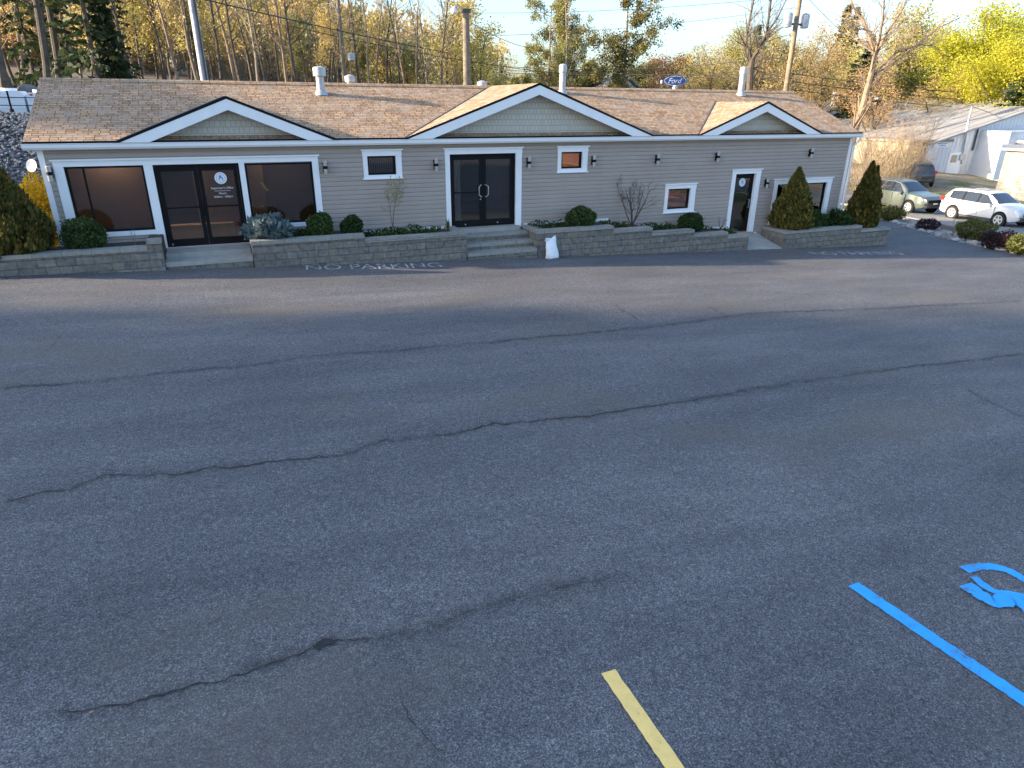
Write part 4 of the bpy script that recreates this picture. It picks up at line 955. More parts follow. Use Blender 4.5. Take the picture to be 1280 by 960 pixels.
# tall thin trees about the wooden pole and the middle
for u, v, d, lab in ((470, -40, 62, 'tall twiggy tree left of the wooden lamp pole'), (500, -30, 66, 'grey twiggy tree with fine crown before the sky'), (535, -20, 60, 'twiggy tree with crooked top just left of the wooden lamp pole'), (560, 40, 72, 'low twiggy tree behind the wooden lamp pole'), (705, 0, 70, 'thin bare tree between two pines')):
    p, h = place(u, v, d); dup(protos[(u//5) % 5], p, rg.uniform(0, 6), (h/14*1.1, h/14*1.1, h/14), lab, 'twiggy trees before the sky')
# right background: broad trees with fresh leaves
def broad(leaf, seed, per, lsize, spread, name, **kw):
    return tree(name, 'x', 'tree', seed, (0, 0, 0), 9, .26, 'barkd', 'twig', leaf, per, lsize, spread, 2, None, fork=(.16, 1), nchild=(16, 6, 4), ang=(58, 45, 45), lenk=(.62, .5, .5), wander=.12, **kw)
mp = broad('maple', 301, 70, .115, .46, 'maple_tree'); ol = broad('olive', 302, 20, .15, .42, 'olive_leaf_tree'); tn = broad('tanleaf', 303, 13, .12, .36, 'budding_tree'); ru = broad('rust', 304, 10, .16, .4, 'rust_tree'); gr_ = broad('greenl', 305, 16, .17, .42, 'green_tree'); yg = broad('ygreen', 306, 12, .17, .4, 'yellow_leaf_tree')
def bt(proto, u, v, d, lab, sx=1.):
    p, h = place(u, v, d); s = h/9*.80; a = (s*sx, s*sx, s)
    if proto not in used:
        used.add(proto); proto.location = p; proto.scale = a; proto['label'] = lab; return
    dup(proto, p, rg.uniform(0, 6), a, lab)
bt(mp, 1205, 24, 92, 'largest bright yellow green tree above the grey metal roof', 1.35); bt(mp, 1262, 22, 96, 'bright yellow green tree at the right edge', 1.3); bt(mp, 1160, 62, 100, 'smaller yellow green tree left of the brightest one', 1.25); bt(mp, 1235, 45, 84, 'low yellow green tree before the brightest trees', 1.2)
bt(ol, 1108, 8, 98, 'tall pale olive tree behind the leaning bare tree', 1.1); bt(ol, 1060, 60, 104, 'pale olive tree right of the transformer pole', 1.1); bt(ol, 915, 34, 98, 'rounded pale olive tree above the right gable', 1.2); bt(ol, 960, 40, 104, 'pale olive tree left of the transformer pole', 1.1)
bt(tn, 885, 62, 88, 'tan budding tree right of the blue oval sign', 1.3); bt(tn, 935, 58, 82, 'tan budding tree behind the right flue', 1.3); bt(tn, 985, 50, 88, 'tan budding tree behind the transformer pole', 1.3); bt(tn, 1030, 70, 80, 'tan budding tree over the right end of the roof', 1.3); bt(tn, 1015, 28, 110, 'tall tan tree right of the transformers', 1.1)
bt(ru, 838, 68, 90, 'rusty red budding tree behind the blue oval sign', 1.5); bt(tn, 1175, 98, 84, 'low brown shrubby tree above the grey metal roof', 1.6)
bt(gr_, 795, 80, 110, 'mid green tree left of the blue oval sign', 1.3); bt(gr_, 1140, 88, 96, 'mid green tree above the grey metal roof', 1.4); bt(yg, 858, 68, 108, 'yellow tree just behind the rusty red tree', 1.2); bt(yg, 612, 92, 120, 'low yellow tree right of the wooden lamp pole', 1.3); bt(yg, 660, 96, 118, 'low yellow green tree behind the middle gable apex', 1.5)
bt(gr_, 745, 96, 104, 'low mid green tree behind the small ribbed roof', 1.5); bt(yg, 900, 80, 120, 'far yellow tree between tan trees', 1.4); bt(gr_, 1005, 80, 112, 'mid green tree low behind the tan trees', 1.4); bt(tn, 1100, 92, 78, 'tan tangle of a tree above the left of the grey metal roof', 1.5)
for k_, (u, v, d) in enumerate(((855, 72, 118), (890, 58, 124), (925, 50, 118), (955, 62, 112), (990, 66, 122), (1025, 60, 116), (1060, 74, 124), (1085, 84, 108), (875, 84, 100), (1120, 70, 120))):
    bt(tn if k_ % 3 else ol, u, v, d, 'tan and olive budding tree in the far row behind the right half of the roof', 1.5); [o for o in col.objects if o.get('label', '').startswith('tan and olive')][-1]['group'] = 'budding trees in the far row'
bt(mp, 1288, 40, 104, 'bright yellow green tree cut by the right edge of the view', 1.3); bt(mp, 1180, 42, 108, 'bright yellow green tree behind the pole above the grey roof', 1.3); bt(mp, 1130, 70, 112, 'leftmost of the bright yellow green trees', 1.2)
for u, v, d, k, lab in ((1040, 5, 120, .8, 'tall blue grey spruce right of the transformer pole'), (1052, 8, 128, .8, 'second tall grey spruce just right of the first'), (1072, 42, 86, 1.3, 'green spruce left of the leaning bare tree'), (1268, 78, 82, 1.2, 'dark spruce at the right edge under the yellow trees'), (936, 30, 100, .9, 'dark spruce top among the olive trees')):
    p, h = place(u, v, d); dup(spr, p, rg.uniform(0, 6), (h/16*k, h/16*k, h/16), lab)
# the big leaning bare tree at the right end and the thicket under it
def limb_tree(name, label, limbs_px, y, rs, mat, twigmat, seed, leaf=None):
    rg_ = np.random.default_rng(seed); base = at(*limbs_px[0][0], y); base.z = terrain(base.x, base.y)-.1
    t = thing(name, label, 'tree', base); b = MB(); b2 = MB(); C = []
    for k, l in enumerate(limbs_px):
        yy = y; P = []
        for j, (u, v) in enumerate(l):
            yo = y + (0 if k == 0 else (j*.5*math.sin(k*2.1)))
            P.append(at(u, v, yo)-base)
        if k == 0: P[0] = Vector((P[0].x-.1, P[0].y, 0))
        n = len(P); r0, r1 = rs[k]; rad = [r0+(r1-r0)*j/(n-1) for j in range(n)]; b.tube(P, rad, 8)
        for s in range(1, n):
            for c in range(8 if k else 3):
                f = rg_.uniform(0, 1); p = P[s-1].lerp(P[s], f); d = (P[s]-P[s-1]).normalized()
                q = vec(rg_); d2 = np.array(d)*.7+q*.75+np.array([0, 0, .25]); d2 /= np.linalg.norm(d2)
                sg = grow(rg_, rg_.uniform(1.2, 2.6), max(.014, rad[s]*.35), 3, (.15, 1), (5, 4, 2), (40, 42, 45), (.5, .5, .5), .13, (0, 0), .1, .25)
                z = np.array([0, 0, 1.]); ax = np.cross(z, d2); sn = np.linalg.norm(ax); ax = ax/(sn+1e-9); cs = d2[2]; an = math.atan2(sn, cs); Rm = np.array(Matrix.Rotation(an, 3, Vector(ax)))
                sg = [([Rm@np.asarray(x)+np.array(p) for x in pts], rad_, lev) for pts, rad_, lev in sg]
                limbs(b, sg, 0, 0, (5, 4, 3, 3)); limbs(b2, sg, 1, 3, (5, 4, 3, 3))
                if leaf: C.append(tips(rg_, sg, 2, 1, .05))
    b.build('trunk', M[mat], t, True); b2.build('crown', M[twigmat], t); return t
limb_tree('leaning_bare_tree', 'big leaning bare tree rising behind the right end of the roof', [[(1064,185),(1068,165),(1078,135),(1085,108),(1091,85),(1094,68)], [(1094,68),(1088,48),(1080,28),(1066,8),(1058,-20)], [(1094,68),(1100,45),(1104,20),(1106,-15)], [(1093,72),(1108,42),(1126,15),(1140,-15)], [(1094,92),(1108,84),(1128,70),(1150,52),(1175,34),(1200,22)], [(1090,40),(1078,36),(1066,40)], [(1100,85),(1120,66),(1150,56),(1170,58)], [(1082,118),(1092,105),(1100,92)]],
          12, ((.22, .13), (.11, .04), (.09, .03), (.09, .03), (.09, .025), (.05, .02), (.06, .02), (.06, .03)), 'barkr', 'twig', 51)
limb_tree('forked_bare_tree', 'bare forked tree behind the flue over the right gable', [[(936,150),(937,110),(938,90),(940,75)], [(940,75),(932,55),(936,30),(942,0),(946,-20)], [(940,75),(950,58),(958,42),(962,15),(966,-20)], [(956,45),(972,22),(985,-5)], [(938,86),(948,84),(953,72)]], 22,
          ((.26, .2), (.13, .05), (.15, .05), (.08, .03), (.06, .03)), 'barkd', 'twigg', 52)
for i, (u, v, y, st, h) in enumerate(((1085, 235, 10.5, 9, 3.4), (1105, 232, 13, 9, 3.8), (1128, 226, 16, 8, 3.4), (1150, 215, 18.5, 8, 2.6), (1078, 215, 14.5, 9, 4.6), (1118, 215, 19, 8, 4.4), (1100, 228, 15, 12, 5.6), (1140, 218, 19.5, 12, 5.2), (1088, 225, 17, 11, 5.4))):
    p = at(u, v, y); p.z = terrain(p.x, p.y)-.1
    bare_shrub('thicket_shrub', ('tangled tan leafless shrub right behind the twin topped arborvitae', 'tangled tan shrub with long canes behind the green car', 'tangled tan shrub beside the cream block shed', 'low tan shrub beside the dark car', 'tall tan shrub against the right end of the building', 'tall tan canes before the cream block shed', 'largest tan thicket right of the building, rising over the shed roof', 'tall tan thicket before the lower edge of the grey metal roof', 'tall tan thicket under the leaning bare tree')[i], 60+i, p, st+3, h, 'tanleaf' if i == 1 else None, .6, None, .036, 'twig', (7, 6, 3), 1, .055, .12)
# tall spruces that stand far left of the parking lot and shade it
for i, (x, y, h) in enumerate(((-60, 5.0, 27), (-63, 1.2, 30), (-60, -2.8, 29), (-64, -6.6, 31), (-60, -10, 29), (-63, -14, 30), (-60, -18, 28), (-66, 3.6, 29), (-66, -10.5, 30), (-67, -18, 30), (-56, -6, 26), (-57, -13.5, 27), (-57, 1.5, 26))):
    o = dup(spr, (x, y, terrain(x, y)-.1), rg.uniform(0, 6), (h/16*1.15, h/16*1.15, h/16), 'tall dark spruce in the far row that shades the parking lot from the left', 'spruces far along the left side of the lot')
# ------------------------------------------------------------------ right side: bed, rocks, shrubs
r = random.Random(12); edge = [Vector(p) for p in LOT[3:8]]
def along(t):
    L = [0]
    for a, b in zip(edge[:-1], edge[1:]): L.append(L[-1]+(b-a).length)
    d = t*L[-1]
    for i in range(len(L)-1):
        if d <= L[i+1]: return edge[i].lerp(edge[i+1], (d-L[i])/(L[i+1]-L[i]))
    return edge[-1]
sp = []
for i in range(1500):
    p = along(r.uniform(0, .98)); q = p+Vector((r.uniform(.0, 1.9)**1.0, -r.uniform(0, .5))); sp.append((q.x, q.y, terrain(q.x, q.y)-.02))
stones('bed_gravel', ('pale small stones covering the bed along the lot edge', 'gravel'), sp, .03, .085, 'rockg', 8)
BED = [(p.x, p.y) for p in edge]+[(39.6, 9.5), (38.9, 5), (37.7, 0), (37.5, -4.6)]
struct(MB().slab(BED, lambda x, y: plane(x)-.3, lambda x, y: plane(x)+.004-.03).build('planting_bed', M['mulch']))
places = ('nearest the right edge', 'beside the purple bush', 'below the round yellow green bush', 'in the middle of the edging', 'before the bare twigs', 'left of the bare twigs', 'toward the building', 'farthest of the edging')
for i in range(15):
    p = along(.06+i*.062+r.uniform(-.02, .02)); rr = r.uniform(.12, .24)
    o = MB().add(*ico_rock(random.Random(40+i), rr, 2)).build('edging_rock', M['rockl'], None, True); o.location = (p.x+.12, p.y, plane(p.x)+rr*.2); o.rotation_euler.z = r.uniform(0, 6)
    tag(o, 'pale rock in the row that edges the bed along the lot', 'rock', 'pale rocks edging the bed along the lot')
for sd, u, v, rx, rz, lf, lab in ((71, 1111, 276, .62, .36, 'yew', 'low yew bush beside the twin topped arborvitae'), (72, 1217, 300, .72, .48, 'yew', 'round yellow green bush before the white car'), (73, 1280, 319, .62, .42, 'yew', 'yellow green bush cut by the right edge of the view'),
        (74, 1246, 312, .66, .40, 'purple', 'dark purple bush between two yellow green bushes'), (75, 1158, 287, .55, .30, 'purple', 'low thin purple bush before the green car')):
    p = gp(u, v); ball('garden_bush', lab, 'bush', sd, (p.x+.2, p.y+.15, p.z-.03), rx, rz, lf, 4200 if sd != 75 else 1300, .06, lumps=.14)
for sd, u, v in ((76, 1187, 291),): 
    p = gp(u, v); bare_shrub('dry_shrub', 'bare dry twigs sticking up from the stony bed', 76, (p.x+.3, p.y, p.z), 5, .75, None, .4, r=.008, nch=(3, 2, 1), mat='twig')

# ------------------------------------------------------------------ cars
def suv(name, label, paint, loc, heading, L=4.6, H=1.70, trimlow='dark', scale=1):
    t = thing(name, label, 'car', loc, heading)
    st = [(-2.30, .44, .80, .86, .74, .70), (-2.24, .34, 1.00, 1.04, .88, .80), (-2.0, .28, 1.06, 1.46, .93, .72), (-1.80, .26, 1.13, 1.655, .94, .66), (-.95, .25, 1.09, 1.71, .95, .66), (-.05, .25, 1.07, 1.70, .95, .66), (.30, .25, 1.06, 1.64, .95, .67),
          (1.10, .25, 1.05, 1.12, .94, .76), (1.80, .28, .99, 1.07, .93, .74), (2.18, .34, .88, .97, .87, .68), (2.30, .44, .68, .74, .76, .60)]
    k = L/4.6; kh = H/1.71; rings = []
    for x, zb, zl, zt, wb, wt in st:
        half = [(wb*.55, zb), (wb*.93, zb+.03), (wb, zb+.16), (wb*1.0, (zb+zl)/2), (wb*.97, zl), (wt+.02 if zt-zl > .2 else wt+.06, zt-.05 if zt-zl > .2 else zt-.015), (wt*.86, zt), (wt*.4, zt+.018)]
        ring = [(x*k, -y, z*kh) for y, z in half]+[(x*k, y, z*kh) for y, z in half[::-1]]; rings.append(ring)
    n = len(rings[0]); b = MB(); vs = [p for ring in rings for p in ring]
    b.add(vs, [(i*n+j, i*n+(j+1) % n, (i+1)*n+(j+1) % n, (i+1)*n+j)[::-1] for i in range(len(rings)-1) for j in range(n)]+[tuple(range(n)), tuple((len(rings)-1)*n+j for j in range(n-1, -1, -1))])
    b.build('body', M[paint], t, True)
    def pt(i, j, s, q):     # bilinear point on the patch between stations i,i+1 and ring points j,j+1
        A, Bq, C, D = (Vector(rings[i][j]), Vector(rings[i+1][j]), Vector(rings[i][(j+1) % n]), Vector(rings[i+1][(j+1) % n]))
        return (A*(1-s)+Bq*s)*(1-q)+(C*(1-s)+D*s)*q
    def glass(name, quads, off, mat='carglass', par=t):
        b = MB()
        for P in quads:
            nm = (P[1]-P[0]).cross(P[3]-P[0]).normalized(); c = sum(P, Vector())/4
            if nm.dot(c-Vector((0, 0, .9))) < 0: nm = -nm
            b.add([p+nm*off for p in P], [(0, 1, 2, 3)])
        return b.build(name, M[mat], par)
    for side in (0, 1):
        j = 4 if side == 0 else n-6
        q0, q1 = (.06, .90) if side == 0 else (.94, .10)
        band = []
        for i, s0, s1 in ((3, .02, 1), (4, 0, 1), (5, 0, 1)): band.append([pt(i, j, s0, q0*.6 if side == 0 else 1-(1-q0)*.6), pt(i, j, s1, q0*.6 if side == 0 else 1-(1-q0)*.6), pt(i, j, s1, q1), pt(i, j, s0, q1)])
        band.append([pt(6, j, 0, q0), pt(6, j, .80, q0), pt(6, j, .10, q1), pt(6, j, 0, q1)])
        glass('window_surround', band, .003, 'black')
        sgn_ = -1 if side == 0 else 1
        bs = MB()
        for xx in (-.95, .08, 1.02): bs.box(xx*k-.008, xx*k+.008, *sorted((sgn_*.935, sgn_*.956)), .42, 1.02*kh)
        bs.build('door_seam', M['black'], t)
        for i, s0, s1 in ((3, .12, .93), (4, .05, .93), (5, .05, 1.0)):
            glass('side_window', [[pt(i, j, s0, q0), pt(i, j, s1, q0), pt(i, j, s1, q1), pt(i, j, s0, q1)]], .006)
        glass('side_window', [[pt(6, j, .0, q0), pt(6, j, .74, q0), pt(6, j, .05, q1), pt(6, j, .0, q1)]], .006)
        sg = -1 if side == 0 else 1
        MB().box(.62*k, .80*k, *sorted((sg*.96, sg*1.10)), 1.0*kh, 1.13*kh).build('mirror', M[paint], t)
        for wx in (-1.36*k, 1.38*k):
            MB().tube([(wx, sg*.86, .36), (wx, sg*.958, .36)], .43, 22).build('wheel_arch', M['black'], t, True)
            w_ = MB().tube([(wx, sg*.80, .35), (wx, sg*.985, .35)], .35, 22).build('wheel', M['tyre'], t, True)
            b = MB(); b.tube([(wx, sg*.97, .35), (wx, sg*.992, .35)], .065, 10)
            for a in range(5):
                an = a*2*math.pi/5+.3; d = Vector((math.cos(an), 0, math.sin(an))); e = Vector((-math.sin(an), 0, math.cos(an)))*.035
                c0 = Vector((wx, sg*.990, .35)); b.add([c0+d*.04-e, c0+d*.04+e, c0+d*.23+e*1.4, c0+d*.23-e*1.4], [(0, 1, 2, 3)])
            kk = 20; b.add([(wx+q*math.cos(2*math.pi*i/kk), sg*.989, .35+q*math.sin(2*math.pi*i/kk)) for i in range(kk) for q in (.20, .25)], [(2*i, (2*i+2) % (2*kk), (2*i+3) % (2*kk), 2*i+1) for i in range(kk)])
            b.build('rim', M['rim'], w_)
            MB().add([(wx+.2*math.cos(2*math.pi*i/kk), sg*.986, .35+.2*math.sin(2*math.pi*i/kk)) for i in range(kk)], [tuple(range(kk))]).build('brake_disc', M['dark'], w_)
        hl = [(2.12*k, sg*.87, .78*kh), (2.295*k, sg*.66, .70*kh), (2.26*k, sg*.70, .84*kh), (1.98*k, sg*.885, .92*kh)]
        b = MB(); c = [Vector(p)+Vector((.03, sg*.02, .01)) for p in hl]; b.add(c+[p-Vector((.06, sg*.06, .0)) for p in c], [(0, 1, 2, 3), (4, 5, 6, 7), (0, 1, 5, 4), (1, 2, 6, 5), (2, 3, 7, 6), (3, 0, 4, 7)]); b.build('headlight', M['lens'], t)
        MB().box(-2.27*k, -2.06*k, *sorted((sg*.80, sg*.94)), .98*kh, 1.20*kh).build('tail_light', M['red'], t)
        MB().box(-1.9*k, .2*k, *sorted((sg*.55, sg*.58)), 1.735*kh, 1.765*kh).build('roof_rail', M['dark'], t)
        MB().box(-.9*k, .92*k, *sorted((sg*.90, sg*.966)), .25, .36).build('sill_trim', M[trimlow], t)
        for dx in (-.42, .40): MB().box(dx*k, (dx+.16)*k, *sorted((sg*.955, sg*.975)), .93*kh, .955*kh).build('door_handle', M[paint], t)
    glass('windshield', [[pt(6, jj, .08, qa), pt(6, jj, .93, qa), pt(6, jj, .93, qb), pt(6, jj, .08, qb)] for jj, qa, qb in ((5, .3, 1), (6, 0, 1), (7, 0, 1), (8, 0, 1), (9, 0, .7))], .006)
    glass('rear_window', [[pt(2, jj, .0, qa), pt(2, jj, .8, qa), pt(2, jj, .8, qb), pt(2, jj, .0, qb)] for jj, qa, qb in ((5, .3, 1), (6, 0, 1), (7, 0, 1), (8, 0, 1), (9, 0, .7))], .008)
    MB().box(2.25*k, 2.325*k, -.50, .50, .62*kh, .80*kh).build('grille', M['black'], t); MB().box(2.27*k, 2.35*k, -.66, .66, .40*kh, .56*kh).build('front_bumper', M[trimlow], t)
    MB().box(-2.35*k, -2.26*k, -.72, .72, .42*kh, .62*kh).build('rear_bumper', M[trimlow], t); MB().box(2.345*k, 2.358*k, -.16, .16, .56*kh, .64*kh).build('licence_plate', M['white'], t)
    return t
def car_at(u, v, z0, **kw):
    p = at(u, v, 4); 
    d = ray(u, v); tt = (z0-CAM.z)/d.z; return CAM+d*tt
pw = (car_at(1190, 274, -1.28)+car_at(1249, 284, -1.28))/2
def onroad(p): return Vector((p.x, p.y, terrain(p.x, p.y)+.01))
p = onroad(Vector((pw.x+.85, pw.y, 0))); suv('parked_suv', 'white parked car with dark windows behind the round bush', 'carwhite', p, R_(-95), 4.65, 1.66)
pg = car_at(1138, 267, -1.25); p = onroad(Vector((pg.x+.95, pg.y+1.5, 0))); suv('parked_suv', 'pale green grey parked car nose to tail before the white car', 'cargreen', p, R_(-94), 4.6, 1.76)
p = onroad(ad(1148, 236, 62.)); 
d_ = ray(1147, 233); best = min(np.arange(30, 90, .25), key=lambda q: abs((CAM+d_*q).z-terrain(*(CAM+d_*q).xy))); pd = CAM+d_*best
suv('parked_suv', 'charcoal car seen from behind on the dirt by the white warehouse', 'cardark', onroad(pd+Vector((.6, .8, 0))), R_(48), 4.5, 1.68)
p = onroad(Vector((pw.x+1.5, pw.y-6.2, 0))); suv('parked_suv', 'dark car at the right edge, in front of the white car', 'cardark', p, R_(-95), 4.5, 1.45)
# ------------------------------------------------------------------ warehouse, sheds, far houses
def hit(u, v):
    d = ray(u, v); q = min(np.arange(20, 120, .1), key=lambda q: abs((CAM+d*float(q)).z-terrain(*(CAM+d*float(q)).xy))); return CAM+d*float(q)
A = hit(1158, 214); WY = A.y; 
def aw(u, v, dy=0): return at(u, v, WY+dy)
t = thing('warehouse', 'big white metal sided warehouse with a pale grey low pitched roof', 'building', (A.x, WY, A.z-.3)); O = Vector(t.location)
eL = aw(1160, 181); rR = aw(1280, 140); slope = (rR.z-eL.z)/(rR.x-eL.x); halfw = 15.5; apx = Vector((eL.x+halfw, WY, eL.z+slope*halfw)); xr = eL.x+2*halfw
DEP = 46
b = MB(); P = [(eL.x, A.z-2.5), (xr, A.z-4), (xr, eL.z), (apx.x, apx.z), (eL.x, eL.z)]
b.prism([(x-O.x, z-O.z) for x, z in P], 0, .3); b.box(0, .3, .3, DEP, -2, eL.z-O.z).box(xr-.3-O.x, xr-O.x, .3, DEP, -4, eL.z-O.z); b.build('wall', M['whitemetal'], t)
b = MB(); ov = .35
for sx in (-1, 1):
    e0 = (eL.x-ov if sx < 0 else xr+ov)-O.x; ez = eL.z-ov*slope-O.z
    b.add([(e0, -ov, ez+.02), (apx.x-O.x, -ov, apx.z-O.z+.02), (apx.x-O.x, DEP, apx.z-O.z+.02), (e0, DEP, ez+.02), (e0, -ov, ez+.16), (apx.x-O.x, -ov, apx.z-O.z+.16), (apx.x-O.x, DEP, apx.z-O.z+.16), (e0, DEP, ez+.16)],
          [(0, 1, 2, 3), (4, 5, 6, 7), (0, 1, 5, 4), (2, 3, 7, 6), (0, 3, 7, 4)])
wr = b.build('roof', M['roofmetal'], t)
b = MB()
for i in range(38):
    y = i*1.2+.2; b.tube([(eL.x-ov-O.x, y, eL.z-ov*slope-O.z+.17), (apx.x-O.x, y, apx.z-O.z+.17)], .025, 4)
b.build('roof_seams', M['roofmetal'], wr)
b = MB()
for i in range(60): x = .4+i*.5; b.box(x, x+.04, -.02, 0, -2, min(eL.z+slope*x, apx.z-(x-halfw)*slope if x > halfw else 99)-O.z-.05)
b.build('wall_ribs', M['whitemetal'], t)
for (u, v, hh) in ((1046, 118, 2.4), (1098, 122, 2.2)):
    q = aw(u, v, 20); MB().box(q.x-O.x-.28, q.x-O.x+.28, 19.8, 20.4, q.z-O.z-hh, q.z-O.z+.3).build('roof_vent', M['white'], t)
def wbox(name, mat, u0, v0, u1, v1, y0, y1, par=t):
    a, b_ = aw(u0, v0), aw(u1, v1); return BOX(name, M[mat], par, min(a.x, b_.x)-O.x, max(a.x, b_.x)-O.x, y0, y1, min(a.z, b_.z)-O.z, max(a.z, b_.z)-O.z)
dr = wbox('door', 'trim', 1187, 191, 1196, 218, -.06, -.005); wbox('pane', 'carglass', 1189, 194, 1194, 203, -.075, -.062, dr)
sg = wbox('sign', 'white', 1168, 176, 1184, 184, -.06, -.022)
a = aw(1170, 182); tx = text_mesh('OFFICE', 'lettering', M['signpale'], 1.0, .22, 0, 0, sg); 
tx.location = (a.x-O.x+.25, -.064, a.z-O.z+.30); tx.rotation_euler = (math.pi/2, 0, 0); bpy.data.objects.remove(tx)
for k_ in range(2): a = aw(1171.5, 178.5+k_*2.6); BOX('sign_line', M['signpale'], sg, a.x-O.x+.1*k_, a.x-O.x+1.25-.2*k_, -.066, -.061, a.z-O.z-.12, a.z-O.z)
b = MB(); a0, a1 = aw(1206, 160), aw(1200, 205); b.tube([(a0.x-O.x, -.12, a0.z-O.z+1.4), (a1.x-O.x, -.12, a1.z-O.z)], .07, 6); b.build('conduit', M['steel'], t)
b = MB(); a0, a1 = aw(1222, 158), aw(1214, 188); b.tube([(a0.x-O.x, -.12, a0.z-O.z), (a1.x-O.x, -.12, a1.z-O.z)], .08, 6); b.build('downspout', M['dark'], t)
wbox('meter_box', 'steel', 1199, 193, 1203, 200, -.18, -.02)
# porch block on the front
a, b_ = aw(1226, 163), aw(1330, 226); MB().box(a.x-O.x, b_.x-O.x, -2.6, -.02, b_.z-O.z-1, a.z-O.z).build('front_extension', M['whitemetal'], t)
a2 = at(1252, 180, WY-2.6); b2 = at(1276, 223, WY-2.6); BOX('roller_door', M['trim'], t, a2.x-O.x, b2.x-O.x+1.2, -2.66, -2.605, b2.z-O.z, a2.z-O.z)
BOX('flat_canopy', M['trim'], t, a.x-O.x+.9, b_.x-O.x+.2, -3.4, -2.0, a.z-O.z-.9, a.z-O.z-.7)
# cream block shed and small white shed
A2 = hit(1122, 214); t = thing('block_shed', 'cream block shed half hidden by the tangled tan shrubs', 'shed', (A2.x, A2.y-.5, A2.z-.3)); wdt = (at(1172, 200, A2.y)-at(1122, 200, A2.y)).x; ht = at(1122, 178, A2.y).z-A2.z
MB().box(0, wdt, 0, 6, -.6, ht+.3).build('wall', M['blockwall'], t); MB().box(-.2, wdt+.2, -.25, 6.2, ht+.301, ht+.5).build('roof', M['wood'], t)
d_ = MB().box(wdt*.52, wdt*.80, -.03, -.003, ht*.30, ht*.85).build('window', M['trim'], t)
A3 = hit(1298, 254); t = thing('white_shed', 'small white shed at the right edge behind the white car', 'shed', (A3.x, A3.y, A3.z-.2)); ht = at(1298, 192, A3.y).z-A3.z
MB().box(0, 5, 0, 3.2, -.8, ht+.2).build('wall', M['shedwall'], t); MB().slab([(-.35, -.35), (5.4, -.35), (5.4, 3.5), (-.35, 3.5)], lambda x, y: ht+.2+.08*(x+.4), lambda x, y: ht+.38+.08*(x+.4)).build('roof', M['roofmetal'], t)
def small_house(label, u, v_ridge, u0, u1, dist, roofm, wallm, face):
    c = ad(u, v_ridge, dist); wdt = (ad(u1, 130, dist)-ad(u0, 130, dist)).length; t = thing('far_house', label, 'house', (c.x, c.y, c.z-6), math.atan2(RT0.y, RT0.x)+face)
    h = 6; w_ = wdt/2; e = h-w_*.50
    MB().prism([(-w_*.92, -2), (w_*.92, -2), (w_*.92, e), (0, h-.15), (-w_*.92, e)], 0, 9).build('wall', M[wallm], t)
    b = MB(); 
    for s in (-1, 1): b.add([(s*w_, -.4, e-.05), (0, -.4, h), (0, 9.4, h), (s*w_, 9.4, e-.05), (s*w_, -.4, e+.1), (0, -.4, h+.15), (0, 9.4, h+.15), (s*w_, 9.4, e+.1)], [(0, 1, 2, 3), (4, 5, 6, 7), (0, 1, 5, 4), (0, 3, 7, 4)])
    b.build('roof', M[roofm], t); return t
h_ = small_house('house with a pale metal roof just left of the blue oval sign', 785, 99, 758, 822, 86, 'roofmetal', 'white', R_(38))
h_ = small_house('tiny white gabled house right of the wooden lamp pole', 634, 97, 625, 648, 120, 'roofmetal', 'white', R_(0))
h_ = small_house('house with dark windows just above the grey metal roof', 1225, 112, 1200, 1262, 118, 'roofmetal', 'blockwall', R_(70))
h_ = small_house('pale house glimpsed between the trunks of the wood', 228, 84, 205, 258, 105, 'roofmetal', 'white', R_(20))
# ------------------------------------------------------------------ blue oval sign, poles, wires
c = ad(844, 101, 74); t = thing('oval_sign', 'blue oval sign with white script on a pale post behind the roof ridge', 'sign', c, math.atan2(RT0.y, RT0.x)-.1, None, (.80, .80, .80))
def oval(a, b_, y0, y1, name, mat, par):
    k = 40; m_ = MB(); m_.prism([(a*math.cos(2*math.pi*i/k), b_*math.sin(2*math.pi*i/k)) for i in range(k)], y0, y1); return m_.build(name, M[mat], par)
oval(1.42, .62, -.12, .18, 'sign_box', 'signblue', t); oval(1.33, .55, -.135, -.122, 'sign_border', 'signwhite', t); oval(1.27, .50, -.150, -.137, 'sign_field', 'signblue', t)
tx = text_mesh('Ford', 'script_lettering', M['signwhite'], 1.65, .58, .35, .004, t); tx.location = (-.84, -.16, -.28); tx.rotation_euler = (math.pi/2, 0, 0)
MB().cyl((0, .03), .26, -9, -.55, 12).build('post', M['white'], t, True); MB().cyl((-1.62, .03), .12, -.3, .1, 10).build('flood_lamp', M['white'], t, True)
def pole(label, u, v, y, r0, r1, mat, zb=None):
    p = at(u, v, y); z0 = terrain(p.x, p.y)-.3 if zb is None else zb; t = thing('utility_pole', label, 'pole', (p.x, p.y, z0)); MB().tube([(0, 0, 0), (0, 0, p.z-z0)], [r0, r1], 12).build('pole', M[mat], t, True); return t, p, p.z-z0
t, p, h = pole('thick grey metal pole at the left behind the roof', 236, -25, 11.5, .155, .14, 'polegrey')
MB().box(.06, .12, -.20, -.12, 0, h).build('cable_guard', M['dark'], t)
t, p, h = pole('thin pale lamp pole before the wood', 420, -30, 30, .16, .12, 'barkl')
MB().tube([(0, 0, h-2.2), (-.5, -.3, h-1.4)], .05, 6).build('lamp_arm', M['steel'], t); MB().lathe((.55, -.1, h-5.0), [(.05, 0), (.26, .1), (.28, .5), (.05, .6)], 10).build('transformer', M['steel'], t, True)
t, P583, h = pole('stout wooden pole with a small lamp on top, before the sky', 582, 12, 13.5, .19, .16, 'barkl')
